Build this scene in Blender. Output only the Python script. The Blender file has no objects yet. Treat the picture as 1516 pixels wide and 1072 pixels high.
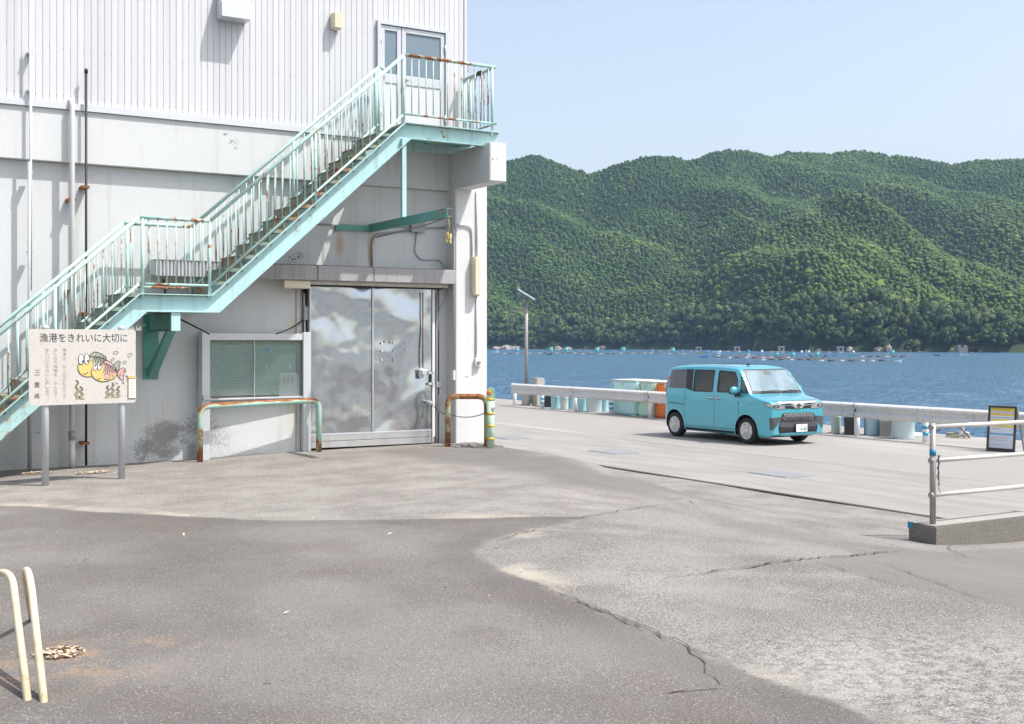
import bpy, bmesh, math, random
import numpy as np
from mathutils import Vector, Matrix
from mathutils.bvhtree import BVHTree

R = random.Random(11)
NR = np.random.default_rng(5)
sc = bpy.context.scene
COL = sc.collection

# ------------------------------------------------------------------ camera, sky, sun, exposure
TH = math.radians(30.7)
S_, C_ = math.sin(TH), math.cos(TH)
F_ = 1750.0            # focal length in photograph pixels (1516 wide)
EYE = 2.2              # camera height above the quay (z = 0)
HOR = 508.5            # row of the horizon
cam = bpy.data.cameras.new('camera')
cam.sensor_width = 36
cam.lens = 36 * F_ / 1516
cam.shift_y = (HOR - 536) / 1516
cam.clip_start = 0.1
cam.clip_end = 9000
camo = bpy.data.objects.new('camera', cam)
COL.objects.link(camo)
camo.location = (0, 0, EYE)
camo.rotation_euler = (math.radians(90), 0, -TH)
sc.camera = camo

SUN_ELEV = math.radians(59.2)
TO_SUN = Vector((0.654 * math.cos(SUN_ELEV), -0.756 * math.cos(SUN_ELEV), math.sin(SUN_ELEV))).normalized()
w = bpy.data.worlds.new('World')
sc.world = w
w.use_nodes = True
wn = w.node_tree
sky = wn.nodes.new('ShaderNodeTexSky')
sky.sky_type = 'NISHITA'
sky.sun_disc = False
sky.sun_elevation = SUN_ELEV
sky.sun_rotation = math.atan2(TO_SUN.x, TO_SUN.y)
sky.altitude = 0
sky.air_density = 1.3
sky.dust_density = 3.0
sky.ozone_density = 0.5
bg = wn.nodes['Background']
hs = wn.nodes.new('ShaderNodeHueSaturation')
hs.inputs['Saturation'].default_value = 0.70
hs.inputs['Value'].default_value = 0.90
hs.inputs['Hue'].default_value = 0.515
wn.links.new(sky.outputs[0], hs.inputs['Color'])
wn.links.new(hs.outputs[0], bg.inputs[0])
bg.inputs[1].default_value = 0.15
sun = bpy.data.lights.new('sun', 'SUN')
sun.energy = 3.4
sun.angle = math.radians(0.53)
sun.color = (1.0, 0.955, 0.89)
suno = bpy.data.objects.new('sun', sun)
COL.objects.link(suno)
suno.location = (5, -5, 30)
suno.rotation_euler = (-TO_SUN).to_track_quat('-Z', 'Y').to_euler()

sc.view_settings.view_transform = 'Standard'
sc.view_settings.look = 'None'
sc.view_settings.gamma = 1
sc.view_settings.exposure = 0.72
sc.view_settings.use_curve_mapping = False
sc.render.engine = 'CYCLES'
sc.cycles.use_denoising = True
sc.cycles.max_bounces = 6
sc.cycles.volume_bounces = 1
sc.cycles.caustics_reflective = False
sc.cycles.caustics_refractive = False

# ------------------------------------------------------------------ pixel -> point on a known plane
def ray(px, py):
    a = (px - 758) / F_
    return Vector((S_ + C_ * a, C_ - S_ * a, (HOR - py) / F_))
EYEV = Vector((0, 0, EYE))
def onZ(px, py, z=0.0):
    d = ray(px, py); return EYEV + d * ((z - EYE) / d.z)
def onY(px, py, Y):
    d = ray(px, py); return EYEV + d * (Y / d.y)
def onP(px, py, p0, n):
    d = ray(px, py); return EYEV + d * ((p0 - EYEV).dot(n) / d.dot(n))
def atZ(px, Z, z=0.0):          # column px at depth Z
    d = ray(px, HOR); return Vector((d.x * Z, d.y * Z, z))
def sstep(a, b, x):
    t = min(1, max(0, (x - a) / (b - a))); return t * t * (3 - 2 * t)
def gz(X, Y):                   # height of the street
    b = 0.50 + 0.0138 * min(10, max(-6, X))
    x0 = 5.0 + 4.0 * sstep(8.5, 14.5, Y)
    return b * (1 - sstep(x0, 11.75 - .75 * sstep(10, 15, Y), X)) - 0.022 * sstep(11.0, 12.2, X) * sstep(9.5, 12.5, Y) + 0.006 * math.sin(X * 1.3 + Y * .7) + 0.005 * math.sin(Y * 1.9 - X * .6)
def onG(px, py):
    z = .5
    for _ in range(14):
        p = onZ(px, py, z)
        z = .5 * z + .5 * (gz(p.x, p.y) if p.x < 12.28 else 0)
    return Vector((p.x, p.y, z))

# ------------------------------------------------------------------ materials
class G:
    def __init__(s, name):
        s.m = bpy.data.materials.new(name); s.m.use_nodes = True
        s.t = s.m.node_tree; s.n = s.t.nodes; s.l = s.t.links
        s.b = s.n['Principled BSDF']; s.out = s.n['Material Output']
        s._p = None
    def new(s, t, **k):
        x = s.n.new(t)
        for a, v in k.items(): setattr(x, a, v)
        return x
    def put(s, sock, v):
        if isinstance(v, bpy.types.NodeSocket): s.l.new(v, sock)
        elif v is not None: sock.default_value = v
    @property
    def pos(s):
        if s._p is None: s._p = s.new('ShaderNodeNewGeometry')
        return s._p.outputs['Position']
    def attr(s, n):
        return s.new('ShaderNodeAttribute', attribute_name=n).outputs['Fac']
    def attrc(s, n):
        return s.new('ShaderNodeAttribute', attribute_name=n).outputs['Color']
    def vmul(s, v, k):
        x = s.new('ShaderNodeVectorMath', operation='MULTIPLY'); s.put(x.inputs[0], v); x.inputs[1].default_value = k; return x.outputs[0]
    def noise(s, scale, detail=3, vec=None, rough=.55, dist=0):
        x = s.new('ShaderNodeTexNoise'); s.put(x.inputs['Vector'], vec if vec is not None else s.pos)
        x.inputs['Scale'].default_value = scale; x.inputs['Detail'].default_value = detail
        x.inputs['Roughness'].default_value = rough; x.inputs['Distortion'].default_value = dist
        return x.outputs['Fac']
    def vor(s, scale, vec=None, feature='F1', rnd=1):
        x = s.new('ShaderNodeTexVoronoi', feature=feature); s.put(x.inputs['Vector'], vec if vec is not None else s.pos)
        x.inputs['Scale'].default_value = scale; x.inputs['Randomness'].default_value = rnd
        return x
    def ramp(s, f, pts):
        x = s.new('ShaderNodeValToRGB'); s.put(x.inputs[0], f); e = x.color_ramp.elements
        while len(e) < len(pts): e.new(.5)
        for i, (p, c) in enumerate(pts):
            e[i].position = p; e[i].color = (c, c, c, 1) if not hasattr(c, '__len__') else (*c[:3], 1)
        return x.outputs[0]
    def step(s, f, a, b):
        x = s.new('ShaderNodeMapRange', interpolation_type='SMOOTHSTEP'); s.put(x.inputs[0], f)
        x.inputs[1].default_value = a; x.inputs[2].default_value = b; return x.outputs[0]
    def math(s, op, a, b=None, c=None, clamp=False):
        x = s.new('ShaderNodeMath', operation=op, use_clamp=clamp)
        for i, v in enumerate((a, b, c)):
            if v is not None: s.put(x.inputs[i], v)
        return x.outputs[0]
    def mix(s, f, a, b, blend='MIX'):
        x = s.new('ShaderNodeMix', data_type='RGBA', blend_type=blend)
        s.put(x.inputs[0], f)
        for i, v in ((6, a), (7, b)):
            if isinstance(v, (tuple, list)): v = (*v[:3], 1)
            s.put(x.inputs[i], v)
        return x.outputs[2]
    def blob(s, c, r, soft=.5):      # 1 inside an ellipsoid in world space, 0 outside
        x = s.new('ShaderNodeVectorMath', operation='SUBTRACT'); s.put(x.inputs[0], s.pos); x.inputs[1].default_value = c
        y = s.new('ShaderNodeVectorMath', operation='DIVIDE'); s.l.new(x.outputs[0], y.inputs[0]); y.inputs[1].default_value = r
        z = s.new('ShaderNodeVectorMath', operation='LENGTH'); s.l.new(y.outputs[0], z.inputs[0])
        return s.step(z.outputs['Value'], 1.0, 1 - soft)
    def bump(s, h, strength=.3, dist=.01):
        x = s.new('ShaderNodeBump'); x.inputs['Strength'].default_value = strength; x.inputs['Distance'].default_value = dist
        s.put(x.inputs['Height'], h); s.l.new(x.outputs[0], s.b.inputs['Normal']); return x
    def col(s, c): s.put(s.b.inputs['Base Color'], (*c, 1) if isinstance(c, tuple) else c)
    def rough(s, v): s.put(s.b.inputs['Roughness'], v)
    def metal(s, v): s.put(s.b.inputs['Metallic'], v)

RUST = [(0.0, (.07, .024, .013)), (.42, (.19, .066, .026)), (.62, (.36, .145, .05)), (1, (.52, .30, .13))]
MATS = {}
def mk(name, c, rough=.6, metal=0, vary=.1, vs=2.5, bump=0, bs=80, rust=0, rs=6, streak=0, scol=(.18, .15, .11), spec=None, coat=0, grain=0, gs=200):
    if name in MATS: return MATS[name]
    g = G(name)
    n1 = g.noise(vs, 4)
    col = g.mix(n1, tuple(x * (1 - vary) for x in c), tuple(min(1, x * (1 + vary)) for x in c))
    if grain:
        n3 = g.noise(gs, 2)
        col = g.mix(g.step(n3, .35, .7), col, tuple(x * (1 - grain) for x in c))
    if streak:
        n2 = g.noise(1, 3, g.vmul(g.pos, (11, 11, .7)))
        n2 = g.math('MULTIPLY', g.step(n2, .5, .75), streak)
        col = g.mix(n2, col, scol)
    rv = g.math('MULTIPLY_ADD', g.noise(vs * 3, 2), .2, rough - .1)
    if rust:
        rn = g.noise(rs, 6, rough=.68)
        big = g.noise(rs * .16, 2)
        rn = g.math('ADD', g.math('MULTIPLY', rn, .65), g.math('MULTIPLY', big, .35))
        th = .67 - .25 * rust
        msk = g.step(rn, th, th + .045)
        rc = g.ramp(g.noise(rs * 5, 4), RUST)
        halo = g.step(rn, th - .05, th)
        col = g.mix(g.math('MULTIPLY', halo, .35), col, (.38, .24, .12))
        col = g.mix(msk, col, rc)
        rv = g.math('MULTIPLY_ADD', msk, .85 - rough, rv)
        if metal: metal = g.math('MULTIPLY_ADD', msk, -metal, metal)
    g.col(col); g.rough(rv); g.metal(metal)
    if spec is not None: g.b.inputs['Specular IOR Level'].default_value = spec
    if coat: g.b.inputs['Coat Weight'].default_value = coat; g.b.inputs['Coat Roughness'].default_value = .04
    if bump: g.bump(g.noise(bs, 3), bump, .004)
    MATS[name] = g.m
    return g.m

# ------------------------------------------------------------------ mesh builder
WO = {}
class MB:
    def __init__(s): s.v = []; s.f = []; s.sm = []
    def add(s, vs, fs, smooth=False):
        o = len(s.v); s.v += [tuple(x) for x in vs]; s.f += [tuple(i + o for i in f) for f in fs]; s.sm += [smooth] * len(fs); return s
    def box(s, a, b):
        x0, y0, z0 = a; x1, y1, z1 = b
        return s.add([(x0, y0, z0), (x1, y0, z0), (x1, y1, z0), (x0, y1, z0), (x0, y0, z1), (x1, y0, z1), (x1, y1, z1), (x0, y1, z1)],
                     [(0, 3, 2, 1), (4, 5, 6, 7), (0, 1, 5, 4), (1, 2, 6, 5), (2, 3, 7, 6), (3, 0, 4, 7)])
    def obox(s, c, ax, ay, az):      # centre and half-axis vectors
        c, ax, ay, az = map(Vector, (c, ax, ay, az))
        v = [c + sx * ax + sy * ay + sz * az for sz in (-1, 1) for sx, sy in ((-1, -1), (1, -1), (1, 1), (-1, 1))]
        return s.add(v, [(0, 3, 2, 1), (4, 5, 6, 7), (0, 1, 5, 4), (1, 2, 6, 5), (2, 3, 7, 6), (3, 0, 4, 7)])
    def prism(s, poly, vec):
        n = len(poly); poly = [Vector(p) for p in poly]; vec = Vector(vec)
        v = poly + [p + vec for p in poly]
        nrm = Vector((0, 0, 0))
        for i in range(n): nrm += poly[i].cross(poly[(i + 1) % n])
        fwd = nrm.dot(vec) > 0
        f = [tuple(range(n))[::-1] if fwd else tuple(range(n)), tuple(range(n, 2 * n)) if fwd else tuple(range(n, 2 * n))[::-1]]
        for i in range(n):
            j = (i + 1) % n
            f.append((i, j, n + j, n + i) if fwd else (j, i, n + i, n + j))
        return s.add(v, f)
    def tube(s, path, r, n=8, closed=False, smooth=True):
        P = [Vector(p) for p in path]; m = len(P); vs = []; fs = []
        rr = r if hasattr(r, '__len__') else [r] * m
        up = None
        for i in range(m):
            a = P[(i - 1) % m] if (closed or i > 0) else P[i]; b = P[(i + 1) % m] if (closed or i < m - 1) else P[i]
            t = (b - a).normalized()
            if up is None:
                up = t.orthogonal().normalized()
            up = (up - t * up.dot(t)).normalized(); sd = t.cross(up)
            k = 1.0
            if 0 < i < m - 1 or closed:
                d1 = (P[i] - a).normalized(); k = 1 / max(.6, d1.dot(t))
            for j in range(n):
                q = 2 * math.pi * j / n
                vs.append(P[i] + (up * math.cos(q) + sd * math.sin(q)) * rr[i] * (1 if k == 1 else k ** .5))
        for i in range(m if closed else m - 1):
            for j in range(n):
                a = i * n + j; b = i * n + (j + 1) % n; c = ((i + 1) % m) * n + (j + 1) % n; d = ((i + 1) % m) * n + j
                fs.append((a, b, c, d))
        s.add(vs, fs, smooth)
        if not closed:
            o = len(s.v) - len(vs)
            s.f.append(tuple(o + j for j in range(n))[::-1]); s.f.append(tuple(o + (m - 1) * n + j for j in range(n))); s.sm += [False, False]
        return s
    def lathe(s, c, prof, n=24, axis=(0, 0, 1), xa=None):   # prof: (radius, height)
        ax = Vector(axis).normalized(); e = Vector(xa).normalized() if xa else ax.orthogonal().normalized(); d = ax.cross(e); c = Vector(c)
        vs = []; fs = []
        for r, h in prof:
            for j in range(n):
                q = 2 * math.pi * j / n; vs.append(c + ax * h + (e * math.cos(q) + d * math.sin(q)) * r)
        for i in range(len(prof) - 1):
            for j in range(n):
                fs.append((i * n + j, i * n + (j + 1) % n, (i + 1) * n + (j + 1) % n, (i + 1) * n + j))
        s.add(vs, fs, True)
        o = len(s.v) - len(vs)
        s.f.append(tuple(o + j for j in range(n))[::-1]); s.f.append(tuple(o + (len(prof) - 1) * n + j for j in range(n))); s.sm += [False, False]
        return s
    def build(s, name, mat, parent=None, origin=None, bevel=0, seg=1):
        v = np.array(s.v, dtype=float)
        if origin is None:
            lo = v.min(0); hi = v.max(0); origin = ((lo[0] + hi[0]) / 2, (lo[1] + hi[1]) / 2, lo[2])
        og = np.array(tuple(origin)); v = v - og
        me = bpy.data.meshes.new(name); me.from_pydata(v.tolist(), [], s.f)
        me.polygons.foreach_set('use_smooth', s.sm)
        if bevel:
            bm = bmesh.new(); bm.from_mesh(me)
            bmesh.ops.bevel(bm, geom=[e for e in bm.edges if e.is_manifold and e.calc_face_angle(0) > .6], offset=bevel, segments=seg, affect='EDGES', clamp_overlap=True)
            bm.to_mesh(me); bm.free()
        me.materials.append(mat)
        return link(name, me, Vector(origin), parent)

def link(name, me, world, parent=None):
    o = bpy.data.objects.new(name, me); COL.objects.link(o)
    world = Vector(world)
    if parent is not None:
        o.parent = parent; o.location = world - WO[parent.name]
    else: o.location = world
    WO[o.name] = world
    return o
def empty(name, loc, parent=None):
    o = link(name, None, loc, parent); o.empty_display_size = .2; return o
def tag(o, label, cat, group=None):
    o['label'] = label; o['category'] = cat
    if group: o['group'] = group
    return o
def struct(o, kind='structure'):
    o['kind'] = kind; return o
def copy_to(o, world, parent=None, scale=None, rotz=None):
    c = o.copy(); COL.objects.link(c); c.parent = parent
    c.location = Vector(world) - (WO[parent.name] if parent is not None else Vector((0, 0, 0)))
    if scale: c.scale = scale
    if rotz is not None: c.rotation_euler = (0, 0, rotz)
    WO[c.name] = Vector(world)
    return c
def arc_path(pts, r, n=6):      # round the inner corners of a polyline
    P = [Vector(p) for p in pts]; out = [P[0]]
    for i in range(1, len(P) - 1):
        a = (P[i - 1] - P[i]); b = (P[i + 1] - P[i]); k = min(r, a.length * .49, b.length * .49)
        p0 = P[i] + a.normalized() * k; p1 = P[i] + b.normalized() * k
        for j in range(n + 1):
            t = j / n; out.append(p0 * (1 - t) ** 2 + P[i] * 2 * t * (1 - t) + p1 * t * t)
    out.append(P[-1]); return out
def text_mesh(body, size, bold=0.0, align='LEFT', space=1.0, line=1.0):
    cu = bpy.data.curves.new('txt', 'FONT'); cu.body = body; cu.size = size; cu.offset = bold; cu.align_x = align
    cu.space_character = space; cu.space_line = line; cu.resolution_u = 3
    ob = bpy.data.objects.new('txt', cu); COL.objects.link(ob)
    dg = bpy.context.evaluated_depsgraph_get()
    me = bpy.data.meshes.new_from_object(ob.evaluated_get(dg))
    bpy.data.objects.remove(ob); bpy.data.curves.remove(cu)
    me.materials.clear()
    return me
def text_obj(name, body, size, mat, origin, e, up, parent, bold=0.0, align='LEFT', space=1.0, line=1.0, fit=None):
    me = text_mesh(body, size, bold, align, space, line)
    e, up = Vector(e).normalized(), Vector(up).normalized(); nrm = e.cross(up)
    co = np.empty(len(me.vertices) * 3); me.vertices.foreach_get('co', co); co = co.reshape(-1, 3)
    if fit:                     # (width, height): stretch the lettering to this box, origin at its lower left corner
        lo = co.min(0); hi = co.max(0)
        co = (co - lo) / np.maximum(hi - lo, 1e-6) * np.array([fit[0], fit[1], 0])
    Wd = np.outer(co[:, 0], e) + np.outer(co[:, 1], up) + np.outer(co[:, 2], nrm)
    me.vertices.foreach_set('co', Wd.ravel()); me.update()
    me.name = name; me.materials.append(mat)
    return link(name, me, origin, parent)

# ------------------------------------------------------------------ shared materials
TEAL = mk('teal_paint', (.44, .64, .615), .5, vary=.10, vs=3, rust=.27, rs=9, streak=.25, scol=(.30, .27, .18))
TEALB = mk('teal_beam_paint', (.43, .63, .635), .55, vary=.14, vs=2, rust=.12, rs=7, streak=.35, scol=(.16, .22, .17))
TEALD = mk('weathered_shaded_teal', (.10, .33, .29), .6, vary=.2, vs=3, rust=.25, rs=8, streak=.3, scol=(.2, .2, .12))  # rusted dark green; shade of the landing undersides is put into the colour
RAILR = mk('rusty_rail', (.36, .60, .57), .6, vary=.1, rust=.68, rs=7)
BALU = mk('baluster_paint', (.44, .63, .61), .5, vary=.08, rust=.47, rs=5)
STEPM = mk('step_plate', (.20, .26, .21), .85, vary=.4, vs=9, rust=.52, rs=7)  # dirty rusted plate, colour also darkened for the shade on treads and risers
GALV = mk('galvanised', (.52, .54, .57), .45, .3, vary=.12, vs=14)
ALU = mk('aluminium', (.58, .60, .63), .36, .25, vary=.05, vs=8)
WHITEP = mk('white_paint', (.78, .78, .77), .45, vary=.04)
CREAM = mk('cream_plastic', (.66, .60, .46), .5, vary=.06)
PVC = mk('pvc_pipe', (.62, .62, .63), .5, vary=.05)
BLACK = mk('black_rubber', (.018, .018, .02), .6, vary=.2)
DARK = mk('dark_gap', (.03, .028, .026), .9)
CONC = mk('concrete', (.40, .385, .36), .9, vary=.18, vs=4, bump=.3, bs=90, streak=.25, scol=(.13, .12, .10))
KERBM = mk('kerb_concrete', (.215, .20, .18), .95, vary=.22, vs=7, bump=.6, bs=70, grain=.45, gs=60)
INK = mk('sign_ink', (.045, .04, .055), .7, vary=.15, vs=30)
CHAINM = mk('chain_steel', (.16, .15, .14), .55, .6, vary=.3, vs=60)

# ================================================================== SETTING: street, quay, sea
def poly_sdf(X, Y, poly):        # signed distance, positive inside
    P = np.array(poly); n = len(P); d = np.full(X.shape, 1e9); ins = np.zeros(X.shape, bool)
    for i in range(n):
        ax, ay = P[i]; bx, by = P[(i + 1) % n]
        ex, ey = bx - ax, by - ay; t = np.clip(((X - ax) * ex + (Y - ay) * ey) / (ex * ex + ey * ey + 1e-12), 0, 1)
        d = np.minimum(d, np.hypot(X - ax - t * ex, Y - ay - t * ey))
        c = ((ay > Y) != (by > Y)) & (X < (bx - ax) * (Y - ay) / (by - ay + 1e-12) + ax); ins ^= c
    return np.where(ins, d, -d)
def gpoly(pts): return [tuple(onG(*p)[:2]) for p in pts]
ROAD = gpoly([(-260, 742), (40, 750), (130, 758), (250, 764), (400, 771), (560, 770), (720, 768), (880, 767), (790, 784), (725, 801), (703, 815), (722, 836), (800, 868), (900, 910), (1000, 955), (1100, 994), (1210, 1032), (1300, 1070), (1420, 1130)])
ROAD = ROAD + [(3.2, 2.4), (2.0, -30), (-40, -30), (-40, 14.6)]
PATCH = gpoly([(1200, 832), (1345, 812), (1374, 820), (1420, 813), (1570, 802), (1570, 935), (1470, 890), (1300, 858)])
WEDGE = gpoly([(560, 668), (690, 664), (742, 664), (768, 672), (900, 706), (1030, 726), (960, 734), (850, 716), (740, 690)])

ROUGH = gpoly([(703, 815), (760, 792), (860, 770), (990, 747), (1010, 733), (900, 712), (775, 676), (1300, 775), (1700, 860), (1700, 1130), (1420, 1130), (1300, 1070), (1210, 1032), (1000, 955), (800, 868)])
xs = np.concatenate([np.arange(-40, -1, 3), np.arange(-1, 12.2, .075), [12.255]])
ys = np.concatenate([np.arange(-30, 2, 2.5), np.arange(2, 17.6, .075), np.arange(18, 90, 4)])
XX, YY = np.meshgrid(xs, ys, indexing='ij')
def vss(a, b, x):
    t = np.clip((x - a) / (b - a), 0, 1); return t * t * (3 - 2 * t)
ZZ = (0.50 + 0.0138 * np.clip(XX, -6, 10)) * (1 - vss(5.0 + 4.0 * vss(8.5, 14.5, YY), 11.75 - .75 * vss(10, 15, YY), XX)) - .022 * vss(11.0, 12.2, XX) * vss(9.5, 12.5, YY) + .006 * np.sin(XX * 1.3 + YY * .7) + .005 * np.sin(YY * 1.9 - XX * .6)
ZZ[XX > 12.2] = np.minimum(ZZ[XX > 12.2], -.012)
d_road = poly_sdf(XX, YY, ROAD)
# the road's newer layer lies a little proud of the old one
ZZ += .008 * np.clip(d_road / .08 + .5, 0, 1)
nx, ny = XX.shape
idx = np.arange(nx * ny).reshape(nx, ny)
quads = np.stack([idx[:-1, :-1], idx[1:, :-1], idx[1:, 1:], idx[:-1, 1:]], -1).reshape(-1, 4)
me = bpy.data.meshes.new('street')
me.from_pydata(np.stack([XX, YY, ZZ], -1).reshape(-1, 3).tolist(), [], quads.tolist())
for nme, arr in (('d_road', d_road), ('d_patch', poly_sdf(XX, YY, PATCH)), ('d_wedge', poly_sdf(XX, YY, WEDGE)), ('d_rough', poly_sdf(XX, YY, ROUGH))):
    a = me.attributes.new(nme, 'FLOAT', 'POINT'); a.data.foreach_set('value', np.clip(arr, -3, 3).ravel())
me.polygons.foreach_set('use_smooth', [True] * len(me.polygons))

g = G('old_asphalt')
n_s = g.noise(.55, 5); n_f = g.noise(34, 3, rough=.7); n_g = g.noise(95, 2, rough=.6); n_h = g.noise(58, 2, rough=.6)
n_t = g.noise(1.6, 6, rough=.62); n_st = g.noise(1.0, 5, g.vmul(g.pos, (.9, 2.4, 1)), rough=.6)
wob = g.math('MULTIPLY_ADD', g.noise(3.2, 6, rough=.7), .5, -.25)
light = g.mix(g.step(n_t, .34, .66), (.178, .164, .150), (.262, .246, .228))
light = g.mix(g.math('MULTIPLY', g.step(n_st, .5, .68), .45), light, (.33, .31, .285))
light = g.mix(g.math('MULTIPLY', g.step(n_h, .47, .66), .62), light, (.100, .092, .086))
light = g.mix(g.math('MULTIPLY', g.step(n_g, .52, .66), .60), light, (.48, .46, .44))
rgh = g.mix(g.step(g.noise(.75, 5), .36, .66), (.132, .124, .115), (.215, .204, .190))
rgh = g.mix(g.math('MULTIPLY', g.step(g.noise(1.1, 5), .52, .70), .5), rgh, (.29, .275, .25))
rgh = g.mix(g.math('MULTIPLY', g.step(n_h, .46, .64), .48), rgh, (.058, .054, .050))
rgh = g.mix(g.math('MULTIPLY', g.step(g.noise(88, 3, rough=.65), .48, .62), .50), rgh, (.50, .48, .455))
br_ = onG(1330, 1010)
rgh = g.mix(g.math('MULTIPLY', g.math('MULTIPLY', g.blob((br_.x, br_.y, .4), (2.2, 1.6, 3), .9), g.step(g.noise(14, 4), .40, .6)), .40), rgh, (.44, .425, .40))
light = g.mix(g.step(g.math('ADD', g.attr('d_rough'), g.math('MULTIPLY', wob, 1.2)), -.25, .25), light, rgh)
dark = g.mix(g.step(n_s, .34, .66), (.118, .108, .102), (.186, .177, .170))
dark = g.mix(g.math('MULTIPLY', g.step(g.noise(1.2, 6, rough=.65), .48, .68), .55), dark, (.140, .120, .104))
dark = g.mix(g.math('MULTIPLY', g.step(n_h, .50, .68), .50), dark, (.072, .067, .064))
dark = g.mix(g.math('MULTIPLY', g.step(n_g, .60, .68), .70), dark, (.46, .42, .37))
# sand blown along the edges
f_p = onG(110, 985)
sand = g.math('MULTIPLY', g.blob((f_p.x, f_p.y, .5), (1.0, .75, 1), .95), g.step(g.noise(3.5, 5), .42, .66))
sand = g.math('MULTIPLY', sand, g.step(n_f, .35, .6))
dark = g.mix(g.math('MULTIPLY', sand, .7), dark, (0.409, 0.258, 0.151))
dr = g.math('ADD', g.attr('d_road'), g.math('MULTIPLY', wob, .55))
mr = g.step(dr, -.05, .05)
edge = g.math('MULTIPLY', g.step(g.math('ABSOLUTE', g.math('SUBTRACT', dr, .16)), .3, .0), .35)
light = g.mix(g.math('MULTIPLY', g.step(g.math('ADD', g.attr('d_patch'), wob), -.06, .06), .66), light, (0.165, 0.157, 0.150))
light = g.mix(g.math('MULTIPLY', g.step(g.math('ADD', g.attr('d_wedge'), g.math('MULTIPLY', wob, 1.6)), -.45, .2), .72), light, (0.142, 0.132, 0.125))
dust = g.math('MULTIPLY', g.step(g.math('ABSOLUTE', g.math('ADD', dr, .12)), .26, 0), g.step(g.noise(1.1, 4), .5, .68))
light = g.mix(g.math('MULTIPLY', dust, .7), light, (0.418, 0.378, 0.311))
dk = g.mix(edge, dark, (0.111, 0.102, 0.098))
g.col(g.mix(mr, light, dk))
g.rough(.92)
g.b.inputs['Specular IOR Level'].default_value = .25
h = g.math('ADD', g.math('MULTIPLY', n_h, 1.2), g.math('MULTIPLY', n_g, .8))
g.bump(h, .7, .010)
me.materials.append(g.m)
street = struct(link('street', me, (0, 0, 0)))

def ribbon(pts, width, z, name, parent, mat, jag=.3, step=.06, ground=True):
    P = [Vector((p[0], p[1], 0)) for p in pts]; mb = MB(); L = []
    for a, b in zip(P[:-1], P[1:]):
        n = max(1, int((b - a).length / step))
        L += [a.lerp(b, i / n) for i in range(n)]
    L.append(P[-1]); vs = []
    off = 0
    for i, p in enumerate(L):
        t = (L[min(i + 1, len(L) - 1)] - L[max(i - 1, 0)]).normalized(); nn = Vector((-t.y, t.x, 0))
        off = .72 * off + R.uniform(-1, 1) * jag * .045
        wd = width * (.35 + R.random() * 1.1) * min(1, .25 + 4 * min(i, len(L) - 1 - i) / len(L))
        for sgn in (-1, 1):
            q = p + nn * (off + sgn * wd / 2); vs.append((q.x, q.y, (gz(q.x, q.y) if ground else 0) + z))
    mb.add(vs, [(2 * i, 2 * i + 1, 2 * i + 3, 2 * i + 2) for i in range(len(L) - 1)])
    return mb.build(name, mat, parent)
CRACK = mk('crack_dirt', (.07, .06, .05), 1, vary=.4, vs=20)
CRACKS = [
    [(985, 858), (1050, 848), (1110, 840), (1190, 830), (1260, 823), (1330, 815)],
    [(790, 862), (830, 880), (900, 908), (960, 935), (1000, 952), (1038, 975), (1052, 1000), (1070, 1018)],
    [(860, 890), (930, 925), (985, 948), (1040, 968), (1085, 985)],
    [(735, 802), (800, 785)],
    [(850, 770), (880, 764), (930, 756), (990, 748)],
    [(985, 741), (1010, 737), (1035, 751)],
    [(1085, 752), (1120, 757), (1150, 763), (1190, 770), (1225, 781)],
    [(1040, 729), (1090, 738), (1150, 747), (1200, 752), (1300, 770)],
    [(1310, 835), (1345, 850), (1380, 862), (1412, 873), (1500, 902)],
    [(1220, 836), (1265, 850), (1330, 866), (1400, 880)],
    [(1290, 803), (1320, 806), (1335, 812)],
    [(1400, 806), (1412, 816), (1425, 824)],
    [(985, 1030), (1020, 1026), (1068, 1020)],
    [(560, 773), (600, 777), (650, 776)],
    [(1455, 965), (1468, 958), (1478, 968), (1500, 962)],
]
for i, c in enumerate(CRACKS):
    ribbon([onG(*p) for p in c], .02 if i == 0 else .010, .0125, 'crack', street, CRACK, jag=.55)

# quay: two long concrete slabs, a joint between them, a mossy seam against the street
g = G('quay_concrete')
n1 = g.noise(.35, 5); n2 = g.noise(1, 4, g.vmul(g.pos, (3.0, .5, 1)))
c = g.mix(g.step(n2, .3, .7), (.228, .220, .205), (.285, .276, .262))
c = g.mix(g.math('MULTIPLY', g.step(n1, .5, .75), .5), c, (.205, .192, .172))
c = g.mix(g.math('MULTIPLY', g.step(g.noise(45, 3), .55, .75), .35), c, (.17, .16, .145))
g.col(c); g.rough(.9); g.bump(g.noise(60, 3), .25, .006)
QC = g.m
g = G('quay_aggregate')
c = g.mix(g.noise(.6, 5), (.24, .228, .215), (.305, .292, .275))
c = g.mix(g.math('MULTIPLY', g.step(g.noise(30, 3), .5, .7), .5), c, (.17, .16, .148))
c = g.mix(g.math('MULTIPLY', g.step(g.noise(55, 2), .6, .72), .5), c, (.45, .43, .41))
c = g.mix(g.math('MULTIPLY', g.step(g.noise(.22, 3, g.vmul(g.pos, (2, .4, 1))), .55, .7), .4), c, (.40, .38, .345))
g.col(c); g.rough(.92); g.bump(g.noise(45, 3), .4, .01)
QA = g.m
quay = struct(empty('quay', (17, 20, 0)))
YQ0, YQ1 = -40, 120
MB().box((12.30, YQ0, -3.5), (16.072, YQ1, 0)).build('slab', QC, quay)
MB().box((16.092, YQ0, -3.5), (23.6, YQ1, 0)).build('slab', QA, quay)
MB().box((16.06, YQ0, -3.5), (16.10, YQ1, -.022)).build('joint_filler', DARK, quay)
moss = mk('mossy_dirt', (.075, .065, .035), 1, vary=.5, vs=8, bump=.5, bs=60)
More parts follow.
